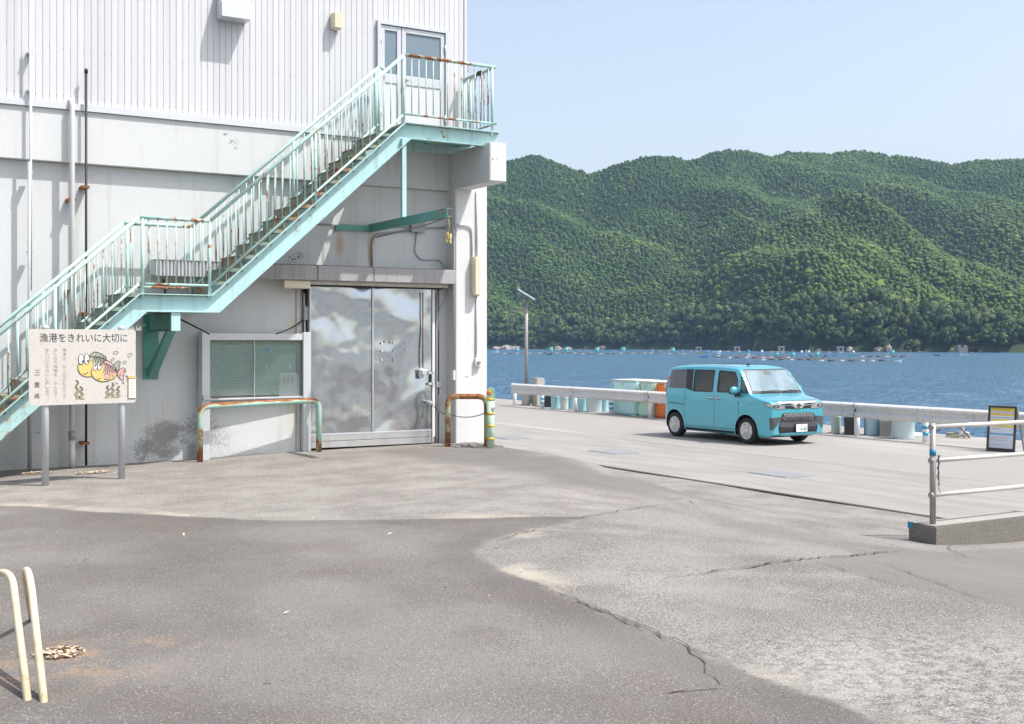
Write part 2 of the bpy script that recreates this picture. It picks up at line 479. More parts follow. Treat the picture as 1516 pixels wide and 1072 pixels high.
MB().box((12.24, YQ0, -3.5), (12.299, YQ1, -.004)).build('edge_seam', moss, quay)
MB().box((23.55, YQ0, -1.2), (23.72, YQ1, -.03)).build('fender_strip', BLACK, quay)
PLATE = mk('checker_plate', (.34, .35, .365), .6, .25, vary=.1, vs=6)
for y0 in (14.3, 19.08, 23.3):
    c_ = empty('drain_cover', (14.0, y0 + .45, 0), quay)
    MB().box((13.70, y0, .002), (14.32, y0 + .94, .012)).build('cover_plate', PLATE, c_)
    for k in range(14):
        yy = y0 + .04 + k * .064
        MB().box((13.72, yy, .012), (14.30, yy + .022, .019)).build('tread_bar', PLATE, c_)

# sea
g = G('sea_water')
wv = g.vmul(g.pos, (1, 1, 1))
rip = g.noise(1.9, 4, g.vmul(g.pos, (.8, 1.2, 1)), rough=.65)
rip2 = g.noise(.28, 3, rough=.55)
g.col(g.mix(g.noise(.012, 3, g.vmul(g.pos, (.5, 1.4, 1))), (.058, .148, .262), (.074, .178, .300)))
g.rough(.16); g.b.inputs['IOR'].default_value = 1.333
bmp = g.bump(g.math('ADD', g.math('MULTIPLY', rip, .8), g.math('MULTIPLY', rip2, 1.6)), 1.0, 1.1)
SEA_Z = -2.6
mb = MB()
mb.add([(23.55, -4000, SEA_Z), (6000, -4000, SEA_Z), (6000, 7000, SEA_Z), (23.55, 7000, SEA_Z)], [(0, 1, 2, 3)])
sea = struct(mb.build('sea', g.m, origin=(23.55, 0, SEA_Z)))
wx_ = np.concatenate([np.arange(23.6, 90, .42), np.arange(90, 190, .9)]); wy_ = np.concatenate([np.arange(-5, 110, .5), np.arange(110, 230, 1.1)])
WXX, WYY = np.meshgrid(wx_, wy_, indexing='ij'); WZ = np.zeros_like(WXX)
for k in range(16):
    a_ = NR.uniform(-.9, .9) + .6; L_ = NR.uniform(1.1, 5.5); WZ += .0065 * L_ ** .8 * np.sin((WXX * math.cos(a_) + WYY * math.sin(a_)) * 2 * math.pi / L_ + NR.uniform(0, 6.28) + 1.3 * np.sin(WXX * .11 * (1 + k % 3) + WYY * .07 * (1 + k % 4)))
mw = bpy.data.meshes.new('sea'); ix_ = np.arange(WXX.size).reshape(WXX.shape)
mw.from_pydata(np.stack([WXX, WYY, WZ + .12], -1).reshape(-1, 3).tolist(), [], np.stack([ix_[:-1, :-1], ix_[1:, :-1], ix_[1:, 1:], ix_[:-1, 1:]], -1).reshape(-1, 4).tolist())
mw.polygons.foreach_set('use_smooth', [True] * len(mw.polygons)); mw.materials.append(g.m)
struct(link('sea', mw, (0, 0, SEA_Z)))
mb = MB()
mb.add([(-6000, 90, SEA_Z), (23.55, 90, SEA_Z), (23.55, 7000, SEA_Z), (-6000, 7000, SEA_Z)], [(0, 1, 2, 3)])
struct(mb.build('sea', g.m, origin=(0, 90, SEA_Z)))

# ================================================================== HARBOUR BUILDING
W = 16.76
BX0, BX1 = -6.0, 9.05
bld = empty('harbour_building', (2, W, .5))
tag(bld, 'white two-storey harbour building with ribbed metal upper storey and stucco below', 'building')

# stucco, with mould, rust runs and the grime of each place
g = G('white_stucco')
c = g.mix(g.noise(1.3, 5), (.585, .605, .61), (.635, .65, .655))
st = g.noise(1, 4, g.vmul(g.pos, (7, 7, .45)))
c = g.mix(g.math('MULTIPLY', g.step(st, .52, .76), .36), c, (.42, .42, .36))
def pt(px, py, Y=W): return tuple(onY(px, py, Y))
fine = g.noise(26, 4, rough=.75)
sp_ = g.noise(60, 3, rough=.8)
m_ = g.math('MULTIPLY', g.blob(pt(270, 648), (1.05, .5, .50), 1), g.step(g.noise(2.2, 4), .30, .62))
m2 = g.math('MULTIPLY', g.blob(pt(228, 668), (.50, .5, .38), 1), g.step(g.noise(3, 4), .32, .6))
m_ = g.math('MAXIMUM', m_, m2)
m_ = g.step(g.math('ADD', m_, g.math('MULTIPLY_ADD', sp_, 1.9, -.95)), .18, .62)
c = g.mix(g.math('MULTIPLY', m_, .62), c, (.085, .08, .085))
c = g.mix(g.math('MULTIPLY', g.math('MULTIPLY', g.blob(pt(238, 615), (.22, .4, .62), .9), g.step(st, .40, .6)), .7), c, (.40, .27, .13))
c = g.mix(g.math('MULTIPLY', g.math('MULTIPLY', g.blob(pt(432, 550), (.14, .4, 1.4), .7), g.step(st, .3, .6)), .6), c, (.55, .47, .30))
c = g.mix(g.math('MULTIPLY', g.math('MULTIPLY', g.blob(pt(548, 372), (.16, .4, .45), .9), g.step(st, .42, .6)), .7), c, (.45, .27, .10))
c = g.mix(g.math('MULTIPLY', g.math('MULTIPLY', g.blob(pt(503, 362), (.12, .4, .25), .9), g.step(st, .40, .6)), .6), c, (.45, .27, .10))
c = g.mix(g.math('MULTIPLY', g.math('MULTIPLY', g.blob(pt(560, 235), (.7, .4, .35), .8), g.step(st, .45, .62)), .55), c, (.42, .34, .22))
# peeling spots
for p_, r_ in (((342, 212), .07), ((330, 200), .05), ((345, 222), .04), ((433, 383), .10), ((444, 378), .07), ((55, 640), .03)):
    c = g.mix(g.math('MULTIPLY', g.blob(pt(*p_), (r_ * 1.5, .4, r_), .8), g.step(g.noise(34, 4), .50, .56)), c, (.17, .17, .175))
# damp line at the foot
sep = g.new('ShaderNodeSeparateXYZ'); g.l.new(g.pos, sep.inputs[0])
foot = g.math('MULTIPLY', g.step(g.math('ADD', sep.outputs[2], g.math('MULTIPLY', g.noise(3, 4), .35)), .98, .70), g.step(sp_, .40, .66))
c = g.mix(g.math('MULTIPLY', foot, .45), c, (.24, .23, .20))
g.col(c); g.rough(.85); g.bump(g.math('ADD', g.noise(55, 4, rough=.75), g.math('MULTIPLY', g.noise(4, 2), .5)), .34, .010)
STUC = g.m
g = G('pillar_paint')
c = g.mix(g.noise(2, 4), (.63, .635, .635), (.68, .685, .685))
c = g.mix(g.math('MULTIPLY', g.step(g.noise(1, 3, g.vmul(g.pos, (9, 9, .5))), .58, .8), .35), c, (.50, .46, .36))
c = g.mix(g.math('MULTIPLY', g.math('MULTIPLY', g.blob((8.76, 16.6, 3.5), (.05, .16, 4), .8), g.step(g.noise(1, 3, g.vmul(g.pos, (25, 25, .7))), .42, .6)), .75), c, (.42, .25, .09))
c = g.mix(g.math('MULTIPLY', g.step(g.noise(10, 5), .70, .72), .8), c, (.25, .24, .22))
g.col(c); g.rough(.8); g.bump(g.noise(40, 4), .25, .008)
PILM = g.m

MB().box((BX0, W, -.2), (6.21, W + .35, 4.62)).build('lower_wall', STUC, bld)
MB().box((6.21, W, 3.09), (8.73, W + .35, 4.62)).build('lintel_wall', STUC, bld)
MB().box((6.21, W + .30, -.2), (8.73, W + .36, 3.09)).build('door_recess', mk('recess_grey', (.34, .33, .31), .9, vary=.2, streak=.4), bld)
MB().box((BX0, W - .116, 4.625), (8.73, W + .35, 5.325)).build('concrete_band', STUC, bld, bevel=.006)
MB().box((8.73, 16.44, -.2), (9.30, W + .35, 5.20)).build('corner_pillar', PILM, bld, bevel=.012, seg=2)
MB().box((8.735, 15.36, 4.63), (9.025, 16.44, 5.215)).build('corbel', PILM, bld, bevel=.012, seg=2)
MB().box((BX0 + .02, W + .10, 5.33), (BX1 - .03, W + .32, 9.2)).build('upper_wall', STUC, bld)
MB().box((BX0 + .02, W + .4, -.2), (9.0, 32, 9.2)).build('side_walls', STUC, bld)
TRIM = mk('trim_metal', (.60, .62, .65), .45, .1, vary=.04)
MB().box((BX0, W - .150, 5.328), (9.04, W + .1, 5.415)).build('drip_trim', TRIM, bld)
# ribbed metal siding, board by board
g = G('siding_metal')
oi = g.new('ShaderNodeObjectInfo')
c = g.mix(oi.outputs['Random'], (.575, .585, .61), (.645, .65, .665))
c = g.mix(g.math('MULTIPLY', g.step(g.noise(1, 4, g.vmul(g.pos, (16, 16, .35))), .52, .74), .30), c, (.44, .43, .40))
g.col(c); g.rough(.42)
SID = g.m
pw = .0882
sy = W - .085
SX0, SX1, DZ = 7.48, 8.70, 7.10        # upper door opening
def siding_mesh(h, nm):
    # a flat pan, a sloping shoulder and a narrow rib groove, as one folded sheet
    prof = [(0, 0), (.064, -.0), (.067, .008), (.0735, .009), (.0765, .001), (pw, 0)]
    vs = []; fs = []
    for x, y in prof: vs += [(x, y, 0), (x, y, h)]
    for i in range(len(prof) - 1): fs.append((2 * i, 2 * i + 2, 2 * i + 3, 2 * i + 1))
    n = len(vs)
    vs += [(x, .03, z) for x in (0, pw) for z in (0, h)]
    fs += [(n, n + 1, n + 3, n + 2), (0, 1, n + 1, n), (2 * len(prof) - 2, n + 2, n + 3, 2 * len(prof) - 1)]
    m = bpy.data.meshes.new(nm); m.from_pydata(vs, [], fs); m.materials.append(SID); return m
full = siding_mesh(3.7, 'siding_panel'); above = siding_mesh(9.115 - DZ - .06, 'siding_panel_short')
x = BX1 - .03 - pw
k = 0
while x > 0.4:
    if x + pw > SX0 - .02 and x < SX1 + .02:
        if x > SX0 - .06 and x + pw < SX1 + .06: link('siding_panel', above, (x, sy, DZ + .06), bld)
    else: link('siding_panel', full, (x, sy + R.uniform(0, .002), 5.416), bld)
    x -= pw; k += 1
rest = MB()
while x > BX0:
    rest.box((x, sy, 5.416), (x + .066, sy + .03, 9.1)); x -= pw
struct(rest.build('siding_panel', SID, bld), 'stuff')
MB().box((BX1 - .04, sy - .012, 5.42), (BX1 + .002, W + .32, 9.15)).build('corner_trim', TRIM, bld)
SCREW = mk('screw_head', (.16, .13, .11), .7)
mb = MB()
for zz in (5.52, 6.15, 6.95, 7.7):
    for i in range(0, 96):
        xx = BX1 - .03 - pw * (i + 1) + .071
        if SX0 - .1 < xx < SX1 + .1 or i % 3 == (int(zz * 10) % 3) and zz > 6: continue
        mb.box((xx - .004, sy + .003, zz - .004), (xx + .004, sy + .016, zz + .004))
struct(mb.build('screws', SCREW, bld), 'stuff')

# aluminium door to the stair head
dl = empty('upper_door', (8.1, W - .1, 5.42), bld)
yd = W - .10
GLS = G('frosted_glass'); GLS.col(GLS.mix(GLS.noise(3, 3), (.16, .22, .27), (.21, .27, .32))); GLS.rough(.18); GLS.bump(GLS.vor(190).outputs['Distance'], .3, .002)
GLS = GLS.m
PANW = mk('door_panel_white', (.63, .645, .66), .4, vary=.03)
def rect_frame(mb, x0, x1, z0, z1, t, y0, y1):
    mb.box((x0, y0, z0), (x0 + t, y1, z1)); mb.box((x1 - t, y0, z0), (x1, y1, z1))
    mb.box((x0 + t, y0, z1 - t), (x1 - t, y1, z1)); mb.box((x0 + t, y0, z0), (x1 - t, y1, z0 + t))
for xa, xb in ((SX0 - .10, SX0 - .002), (SX1 + .002, SX1 + .10)): MB().box((xa, W - .082, 5.416), (xb, W - .05, DZ + .06)).build('door_side_trim', SID, dl)
fm = MB(); rect_frame(fm, SX0, SX1, 5.40, DZ + .06, .05, yd - .04, yd + .12); fm.build('door_frame', ALU, dl)
for x0, x1 in ((SX0 + .055, 7.885), (7.895, SX1 - .055)):
    lf = MB(); rect_frame(lf, x0, x1, 5.45, DZ, .072, yd - .015, yd + .03)
    lf.box((x0 + .072, yd - .013, 6.22), (x1 - .072, yd + .028, 6.36))
    lf.build('door_leaf', ALU, dl, bevel=.004)
    MB().box((x0 + .07, yd + .004, 6.355), (x1 - .07, yd + .012, DZ - .07)).build('door_glass', GLS, dl)
    MB().box((x0 + .07, yd + .000, 5.52), (x1 - .07, yd + .012, 6.225)).build('door_panel', PANW, dl)
MB().lathe((7.96, yd - .016, 6.29), [(.028, 0), (.028, .012), (.012, .02), (.012, .045), (.03, .05), (.033, .07), (.02, .085)], 14, axis=(0, -1, 0)).build('door_knob', GALV, dl)
for zz in (6.86, 5.75):
    MB().tube([(SX1 - .055, yd - .03, zz - .06), (SX1 - .055, yd - .03, zz + .06)], .012, 8).build('hinge', GALV, dl)
    MB().tube([(SX0 + .055, yd - .03, zz - .06), (SX0 + .055, yd - .03, zz + .06)], .012, 8).build('hinge', GALV, dl)

# things fixed high on the siding
MB().box((6.72, W - .24, 6.91), (6.86, W - .086, 7.16)).build('wall_lamp', CREAM, bld, bevel=.015, seg=2)
vh = MB(); vh.prism([(4.99, W - .09, 7.3), (4.99, W - .35, 7.02), (4.99, W - .36, 6.80 + .02), (4.99, W - .09, 6.82)], (.42, 0, 0)); vh.build('vent_hood', ALU, bld)

# canopy over the sliding door
CANM = mk('canopy_concrete', (.42, .41, .415), .85, vary=.14, vs=5, bump=.3, bs=70, streak=.45, scol=(.20, .19, .19), grain=.3, gs=45)
cz0, cz1, cy0 = 3.128, 3.345, 16.40
xs_c = (5.35, 6.42, 7.32, 8.725)
for a, b in zip(xs_c[:-1], xs_c[1:]):
    MB().box((a, cy0, cz0), (b - .008, W + .01, cz1)).build('canopy_slab', CANM, bld, bevel=.008)
MB().box((4.06, W - .30, cz0 + .02), (5.35, W + .01, cz1)).build('canopy_slab', mk('canopy_end_paint', (.55, .545, .55), .7, vary=.1, streak=.5, scol=(.25, .25, .28)), bld)
COR = mk('corrugated_sheet', (.52, .52, .55), .5, .2, vary=.1, vs=6, streak=.35, scol=(.22, .23, .28))
mb = MB()
for i in range(26):
    xx = 4.07 + i * .05
    mb.prism([(xx, W - .302, cz0 + .005), (xx + .012, W - .325, cz0 + .005), (xx + .034, W - .325, cz0 + .005), (xx + .046, W - .302, cz0 + .005)], (0, 0, cz1 - cz0 + .005))
mb.build('corrugated_fascia', COR, bld)
MB().box((4.06, W - .33, cz1 + .001), (8.72, W - .005, cz1 + .012)).build('canopy_flashing', mk('dirty_flashing', (.22, .22, .21), .9, vary=.5, vs=12), bld)
MB().box((6.33, W - .20, 3.075), (8.66, W - .02, cz0 - .002)).build('door_track_cover', mk('track_cover', (.68, .66, .60), .6, vary=.06, streak=.2), bld)
MB().box((5.92, W - .31, 3.005), (6.325, W - .12, 3.126)).build('cable_box', CREAM, bld, bevel=.01)
MB().box((6.34, W - .12, 3.055), (8.62, W - .045, 3.074)).build('door_track', BLACK, bld)

# the wrinkled stainless sliding door
g = G('stainless_sheet')
big = g.noise(1.1, 1, g.vmul(g.pos, (1.0, 1, .85)), rough=.3); mid = g.noise(2.6, 1, rough=.3, dist=.35)
c = g.mix(g.noise(2.2, 3), (.42, .46, .51), (.52, .55, .59))
spots = g.step(g.noise(90, 2), .68, .72)
c = g.mix(g.math('MULTIPLY', spots, .3), c, (.30, .22, .16))
lowt = g.math('MULTIPLY', g.step(g.noise(1.6, 2, dist=.6), .48, .56), g.blob((7.45, W, .9), (1.5, .6, .75), .9))
c = g.mix(g.math('MULTIPLY', lowt, .30), c, (.42, .37, .33))
c = g.mix(g.math('MULTIPLY', g.step(g.noise(1, 3, g.vmul(g.pos, (9, 9, .9))), .56, .74), .22), c, (.34, .32, .30))
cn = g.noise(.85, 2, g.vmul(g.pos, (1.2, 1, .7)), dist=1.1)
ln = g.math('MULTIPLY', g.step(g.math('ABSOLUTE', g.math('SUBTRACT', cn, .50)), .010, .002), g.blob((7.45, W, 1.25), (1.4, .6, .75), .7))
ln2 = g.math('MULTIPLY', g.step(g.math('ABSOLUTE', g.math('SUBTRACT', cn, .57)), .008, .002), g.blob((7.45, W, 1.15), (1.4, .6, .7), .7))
c = g.mix(g.math('MULTIPLY', g.math('MAXIMUM', ln, ln2), .55), c, (.66, .60, .54))  # pale wavy lines painted into the colour like reflections off the wrinkled sheet
g.col(c); g.metal(.85); g.rough(g.math('MULTIPLY_ADD', g.noise(1, 3, g.vmul(g.pos, (14, 14, .6))), .10, .115))
g.bump(g.math('ADD', g.math('MULTIPLY', big, 1.6), g.math('MULTIPLY', mid, .55)), .42, .16)
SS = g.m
SSF = mk('stainless_flat', (.62, .63, .64), .34, .7, vary=.08, vs=5, streak=.2, scol=(.35, .32, .3))
sd = empty('sliding_door', (7.44, W, .62), bld)
DX0, DX1, DB, DT = 6.405, 8.482, .628, 3.052
dm = MB(); dy = W - .055
for x0, x1 in ((DX0, 7.418), (7.430, DX1)):
    mb = MB(); n_, m__ = 28, 60
    vs = []
    for i in range(n_ + 1):
        for j in range(m__ + 1):
            u = i / n_; v = j / m__; xx = x0 + (x1 - x0) * u; zz = DB + .205 + (DT - DB - .205) * v
            e_ = min(u, 1 - u, 3 * v, 3 * (1 - v)) ; e_ = min(1, e_ / .25)
            b_ = .012 * e_ * (math.sin(3.1 * xx + 1.7 * math.sin(2.3 * zz) + zz * 2.2) + .6 * math.sin(6.3 * xx - 3.9 * zz + 1))
            vs.append((xx, dy + b_, zz))
    fs = [(i * (m__ + 1) + j, (i + 1) * (m__ + 1) + j, (i + 1) * (m__ + 1) + j + 1, i * (m__ + 1) + j + 1) for i in range(n_) for j in range(m__)]
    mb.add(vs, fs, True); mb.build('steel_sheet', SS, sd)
MB().box((DX0, dy + .03, DB), (DX1, dy + .10, DT)).build('door_core', mk('door_core', (.3, .3, .3), .6), sd)
MB().box((7.415, dy - .024, DB + .2), (7.433, dy + .03, DT)).build('cover_strip', SSF, sd)
MB().box((DX1 - .038, dy - .026, DB + .10), (DX1 + .006, dy + .06, DT)).build('edge_strip', WHITEP, sd)
MB().box((DX0 - .004, dy - .02, DB), (DX0 + .014, dy + .06, DT)).build('edge_strip', SSF, sd)
MB().box((DX0, dy - .03, DB + .105), (DX1 - .04, dy + .03, DB + .2)).build('kick_plate', SSF, sd, bevel=.006)
MB().box((DX0, dy - .024, DB + .004), (DX1 - .002, dy + .03, DB + .102)).build('kick_plate', SSF, sd, bevel=.006)
MB().box((DX0, dy - .034, DB + .196), (DX1 - .04, dy - .0, DB + .214)).build('kick_rail', ALU, sd)
MB().tube([(8.262, dy - .05, 3.0), (8.262, dy - .05, 1.82)], .011, 8).build('pull_rod', mk('rusty_rod', (.13, .085, .06), .8, vary=.4, rust=.8, rs=12), sd)
hb = MB(); hb.box((8.19, dy - .075, 1.66), (8.27, dy - .02, 1.80)); hb.box((8.22, dy - .10, 1.70), (8.32, dy - .05, 1.79)); hb.build('latch', GALV, sd, bevel=.012)
hb = MB(); hb.box((8.42, dy - .06, 1.54), (8.47, dy - .035, 1.77)); hb.box((8.36, dy - .06, 1.72), (8.43, dy - .025, 1.755)); hb.box((8.36, dy - .06, 1.55), (8.43, dy - .025, 1.585)); hb.build('pull_handle', ALU, sd)
hb = MB(); hb.box((8.32, dy - .10, 1.245), (8.42, dy - .02, 1.295)); hb.tube([(8.35, dy - .1, 1.27), (8.35, dy - .16, 1.262)], .02, 8); hb.build('chain_hasp', GALV, sd)
mb = MB(); zc = 1.24
for i in range(26):
    c0 = Vector((8.40, dy - .085, zc - i * .0235)); 
    ax = Vector((1, 0, 0)) if i % 2 else Vector((0, 1, 0))
    mb.tube([c0 + ax * .008 * math.cos(q) + Vector((0, 0, .018)) * math.sin(q) for q in [2 * math.pi * k / 8 for k in range(8)]], .0032, 4, closed=True)
mb.build('hanging_chain', CHAINM, sd)
mb = MB()
for px_, py_ in ((566, 508), (571, 506), (579, 507), (583, 507), (602, 507), (566, 520), (584, 519), (602, 518), (566, 533), (571, 533), (584, 533)):
    p = onY(px_, py_, dy - .03); mb.box((p.x - .012, dy - .028, p.z - .012), (p.x + .012, dy - .005, p.z + .012))
mb.build('tape_scraps', WHITEP, sd)

# clutter in the gaps beside the door
MB().box((6.215, W - .02, .55), (6.27, W + .3, 3.08)).build('door_jamb', mk('jamb_paint', (.50, .49, .45), .8, vary=.1, streak=.5), bld)
MB().tube([(6.315, W + .10, .58), (6.315, W + .10, 3.05)], .038, 12).build('drain_pipe', PVC, bld)
MB().tube(arc_path([(6.36, W + .05, 2.95), (6.37, W + .03, 2.2), (6.335, W + .0, 1.8), (6.36, W + .02, .7)], .2), .016, 8).build('loose_pipe', WHITEP, bld)
MB().box((6.335, W - .03, 2.55), (6.405, W + .06, 2.75)).build('junction_box', mk('grey_box', (.42, .42, .42), .6), bld)
MB().box((8.52, W - .02, .6), (8.56, W + .3, 3.08)).build('door_jamb', GALV, bld)
MB().box((8.60, W - .01, .6), (8.728, W + .3, 3.08)).build('jamb_panel', PILM, bld)
MB().tube([(8.535, W - .05, .62), (8.535, W - .05, 1.45), (8.54, W - .05, 3.0)], .016, 8).build('conduit', GALV, bld)
MB().box((8.51, W - .10, 1.50), (8.60, W - .03, 1.60)).build('switch_box', GALV, bld, bevel=.008)
MB().tube(arc_path([(8.57, W - .045, 2.4), (8.57, W - .045, 2.72), (8.70, W - .05, 2.9), (8.70, W - .05, 3.12)], .12), .013, 8).build('conduit', GALV, bld)
mb = MB(); p0 = Vector((8.55, W - .06, 1.38))
mb.tube([p0 + Vector((R.uniform(-.02, .02), R.uniform(-.02, .01), -i * .035)) for i in range(9)], .02, 6); mb.build('rag', mk('rag_cloth', (.40, .38, .35), .95, vary=.3, vs=20), bld)
# cables from under the landing to the notice board
MB().tube(arc_path([(6.33, W - .02, 2.55), (6.05, W - .25, 2.42), (5.75, 16.30, 2.34)], .2), .012, 6).build('cable', BLACK, bld)
MB().tube(arc_path([(4.25, W - .03, 3.1), (4.33, W - .04, 2.62), (4.72, 16.1, 2.33)], .2), .012, 6).build('cable', BLACK, bld)
# conduits on the lintel wall
def wallpipe(pts, r, mat, Y, nm='conduit', rad=.08, par=bld):
    return MB().tube(arc_path([onY(a, b, Y) for a, b in pts], rad), r, 8).build(nm, mat, par)
GRY = mk('conduit_grey', (.33, .33, .33), .6, .2, vary=.15)
wallpipe([(551, 395), (551, 356), (556, 346), (612, 342)], .014, GRY, W - .02)
wallpipe([(440, 331), (520, 334), (640, 338), (660, 337)], .012, GRY, W - .02)
wallpipe([(618, 340), (616, 360), (614, 372), (622, 384), (650, 384), (657, 392), (658, 401)], .014, GALV, W - .02)
MB().box(tuple(onY(610, 343, W - .10)), (onY(612, 343, W).x + .16, W + .01, onY(612, 328, W).z)).build('junction_box', GRY, bld)
wallpipe([(670, 334), (690, 333), (698, 338), (699, 350), (699, 381)], .013, GALV, 16.42)
wallpipe([(706, 283), (706, 381)], .012, GALV, 16.42)
wallpipe([(706, 438), (705, 532)], .012, GALV, 16.42)
MB().tube(arc_path([(8.70, 16.62, 4.08), (8.712, 16.48, 4.08), (8.712, 16.46, 3.9), (8.712, 16.46, 1.75)], .06), .013, 8).build('conduit', GALV, bld)
MB().box((8.69, 16.44, 1.62), (8.728, 16.53, 1.77)).build('switch_box', WHITEP, bld, bevel=.006)
p = onY(697, 438, 16.43); q = onY(705.5, 381, 16.43)
MB().box((p.x, 16.305, p.z), (q.x + .02, 16.438, q.z)).build('pillar_lamp', CREAM, bld, bevel=.018, seg=2)
p = onY(702, 543, 16.43); q = onY(711, 530, 16.43)
MB().box((p.x, 16.38, p.z), (q.x, 16.438, q.z)).build('socket_box', WHITEP, bld, bevel=.01)
MB().lathe(((p.x + q.x) / 2, 16.38, (p.z + q.z) / 2), [(.03, 0), (.03, .025), (.018, .03)], 12, axis=(0, -1, 0)).build('socket_dial', GRY, bld)

# tall pipes on the left of the facade
def bracket(x, z, y, parent):
    MB().box((x - .055, y - .02, z - .018), (x + .04, W + .0, z + .018)).build('pipe_bracket', mk('bracket_rust', (.10, .05, .035), .9, vary=.4, rust=.9, rs=14), parent)
pp = empty('vent_pipe', (3.0, W - .2, .55), bld)
MB().tube(arc_path([(3.005, W - .2, .54), (3.005, W - .2, 5.44), (3.005, W - .05, 5.46)], .08), .036, 14).build('pipe', PVC, pp)
MB().tube([(3.005, W - .2, .92), (3.005, W - .2, 1.03)], .046, 14).build('collar', GRY, pp)
MB().tube([(3.005, W - .2, .54), (3.005, W - .2, .90)], .041, 14).build('sleeve', PVC, pp)
for zz in (4.12, 2.9, 1.62): bracket(3.005, zz, W - .2, pp)
pb = empty('cable_pipe', (3.185, W - .2, .55), bld)
MB().tube([(3.185, W - .2, .56), (3.185, W - .2, 5.84)], .017, 10).build('pipe', BLACK, pb)
MB().lathe((3.185, W - .2, 5.83), [(.024, 0), (.026, .04), (.012, .06)], 10).build('cap', BLACK, pb)
for zz in (4.30, 2.6, .86): bracket(3.185, zz, W - .2, pb)
pc = empty('downpipe', (2.49, W - .17, .5), bld)
MB().tube([(2.488, W - .2, 2.9), (2.488, W - .2, 6.2)], .018, 10).build('pipe', PVC, pc)
MB().tube([(2.478, W - .19, .54), (2.478, W - .19, 4.58)], .028, 10).build('pipe', GALV, pc)
for zz in (6.02, 5.53, 4.45, 3.4): MB().box((2.45, W - .21, zz - .012), (2.52, W - .08, zz + .012)).build('clip', GALV, pc)
# plinth debris: gravel in the corner under the pillar barrier
mb = MB()
for i in range(420):
    xx = R.uniform(8.45, 9.25); yy = R.uniform(15.82, 16.43); r = R.uniform(.006, .022)
    z0 = gz(xx, yy) + r * .3
    a = R.random() * 6; c_, s__ = math.cos(a) * r, math.sin(a) * r
    mb.obox((xx, yy, z0), (c_, s__, 0), (-s__ * .8, c_ * .8, 0), (0, 0, r * .6))
gr = mb.build('gravel', mk('gravel', (.30, .28, .26), .95, vary=.45, vs=30)); struct(gr, 'stuff'); gr['label'] = 'loose gravel at the foot of the white corner pillar'

# ================================================================== OUTSIDE STAIRCASE
st = empty('staircase', (4.1, 16.0, .5))
tag(st, 'rusting turquoise steel staircase with railings climbing the white facade', 'staircase')
YO, YI = 15.56, 16.50
RISE = 2.568 / 14; RUN = 2.834 / 14
Bp, Cp, Dp, Ep = (3.654, 2.845), (4.598, 2.845), (7.432, 5.413), (9.02, 5.413)
NL = 13
Ap = (Bp[0] - NL * RUN + RUN * .25, Bp[1] - NL * RISE + RISE * .25)
top = [Ap, Bp, Cp, Dp, Ep]
def offset_poly(P, d):
    out = []
    for i in range(len(P)):
        a = np.array(P[max(i - 1, 0)]); b = np.array(P[i]); c = np.array(P[min(i + 1, len(P) - 1)])
        n = []
        for u, v in ((a, b), (b, c)):
            t = v - u
            if np.hypot(*t) > 1e-9: t = t / np.hypot(*t); n.append(np.array([t[1], -t[0]]))
        if len(n) == 1: out.append(tuple(b + n[0] * d))
        else:
            m = n[0] + n[1]; m = m / np.hypot(*m); out.append(tuple(b + m * d / max(.4, m.dot(n[0]))))
    return out
def strip(P, Q, y0, y1, mb):      # solid between two polylines, extruded in y
    n = len(P)
    for i in range(n - 1):
        mb.prism([(P[i][0], y0, P[i][1]), (P[i + 1][0], y0, P[i + 1][1]), (Q[i + 1][0], y0, Q[i + 1][1]), (Q[i][0], y0, Q[i][1])], (0, y1 - y0, 0))
def channel(yweb, ylip, name):
    o = empty(name, (4.1, yweb, .5), st)
    lo = offset_poly(top, .235)
    a = MB(); strip(offset_poly(top, .009), offset_poly(top, .226), yweb, yweb + (.012 if yweb > ylip else -.012), a); a.build('web', TEALB, o)
    a = MB(); strip(top, offset_poly(top, .0105), min(yweb, ylip) if yweb > ylip else yweb - .012, yweb + .012 if yweb > ylip else ylip, a); a.build('top_flange', TEALB, o)
    a = MB(); strip(offset_poly(top, .2245), lo, min(yweb, ylip) if yweb > ylip else yweb - .012, yweb + .012 if yweb > ylip else ylip, a); a.build('bottom_flange', TEALB, o)
channel(YO + .055, YO - .035, 'stringer')
channel(YI - .02, YI + .05, 'stringer')
# landings
for (x0, x1, z, y1) in ((Bp[0], Cp[0], Bp[1], YI), (Dp[0], Ep[0], Dp[1], W - .16)):
    MB().box((x0 + .003, YO + .03, z - .02), (x1 + .01, y1, z + .004)).build('landing_deck', STEPM, st)
    mb = MB()
    for k in range(3):
        xx = x0 + (x1 - x0) * (k + .5) / 3; mb.box((xx - .03, YO + .07, z - .12), (xx + .03, y1 - .04, z - .022))
    mb.build('joists', TEALD, st)
MB().box((Dp[0] + .1, W - .20, Dp[1] - .22), (8.7, W - .12, Dp[1] - .03)).build('ledger_beam', TEALD, st)
MB().box((7.55, YO + .35, Dp[1] - .19), (8.72, YO + .43, Dp[1] - .10)).build('cross_beam', TEALD, st)
# steps: one bent plate each
mb = MB(); mb.box((-.004, 0, -RISE), (.006, YI - YO - .06, 0)); mb.box((-.02, 0, -.012), (RUN + .022, YI - YO - .06, .004))
mb.box((-.004, -.006, -.045), (RUN + .02, .002, -.012))
proto = mb.build('step', STEPM, st, origin=(0, 0, 0))
proto.location = Vector((Cp[0], YO + .03, Cp[1] + RISE)) - WO[st.name]
for i in range(1, 13): copy_to(proto, (Cp[0] + i * RUN, YO + .03, Cp[1] + (i + 1) * RISE), st)
for i in range(NL): copy_to(proto, (Bp[0] - (i + 1) * RUN, YO + .03, Bp[1] - i * RISE), st)

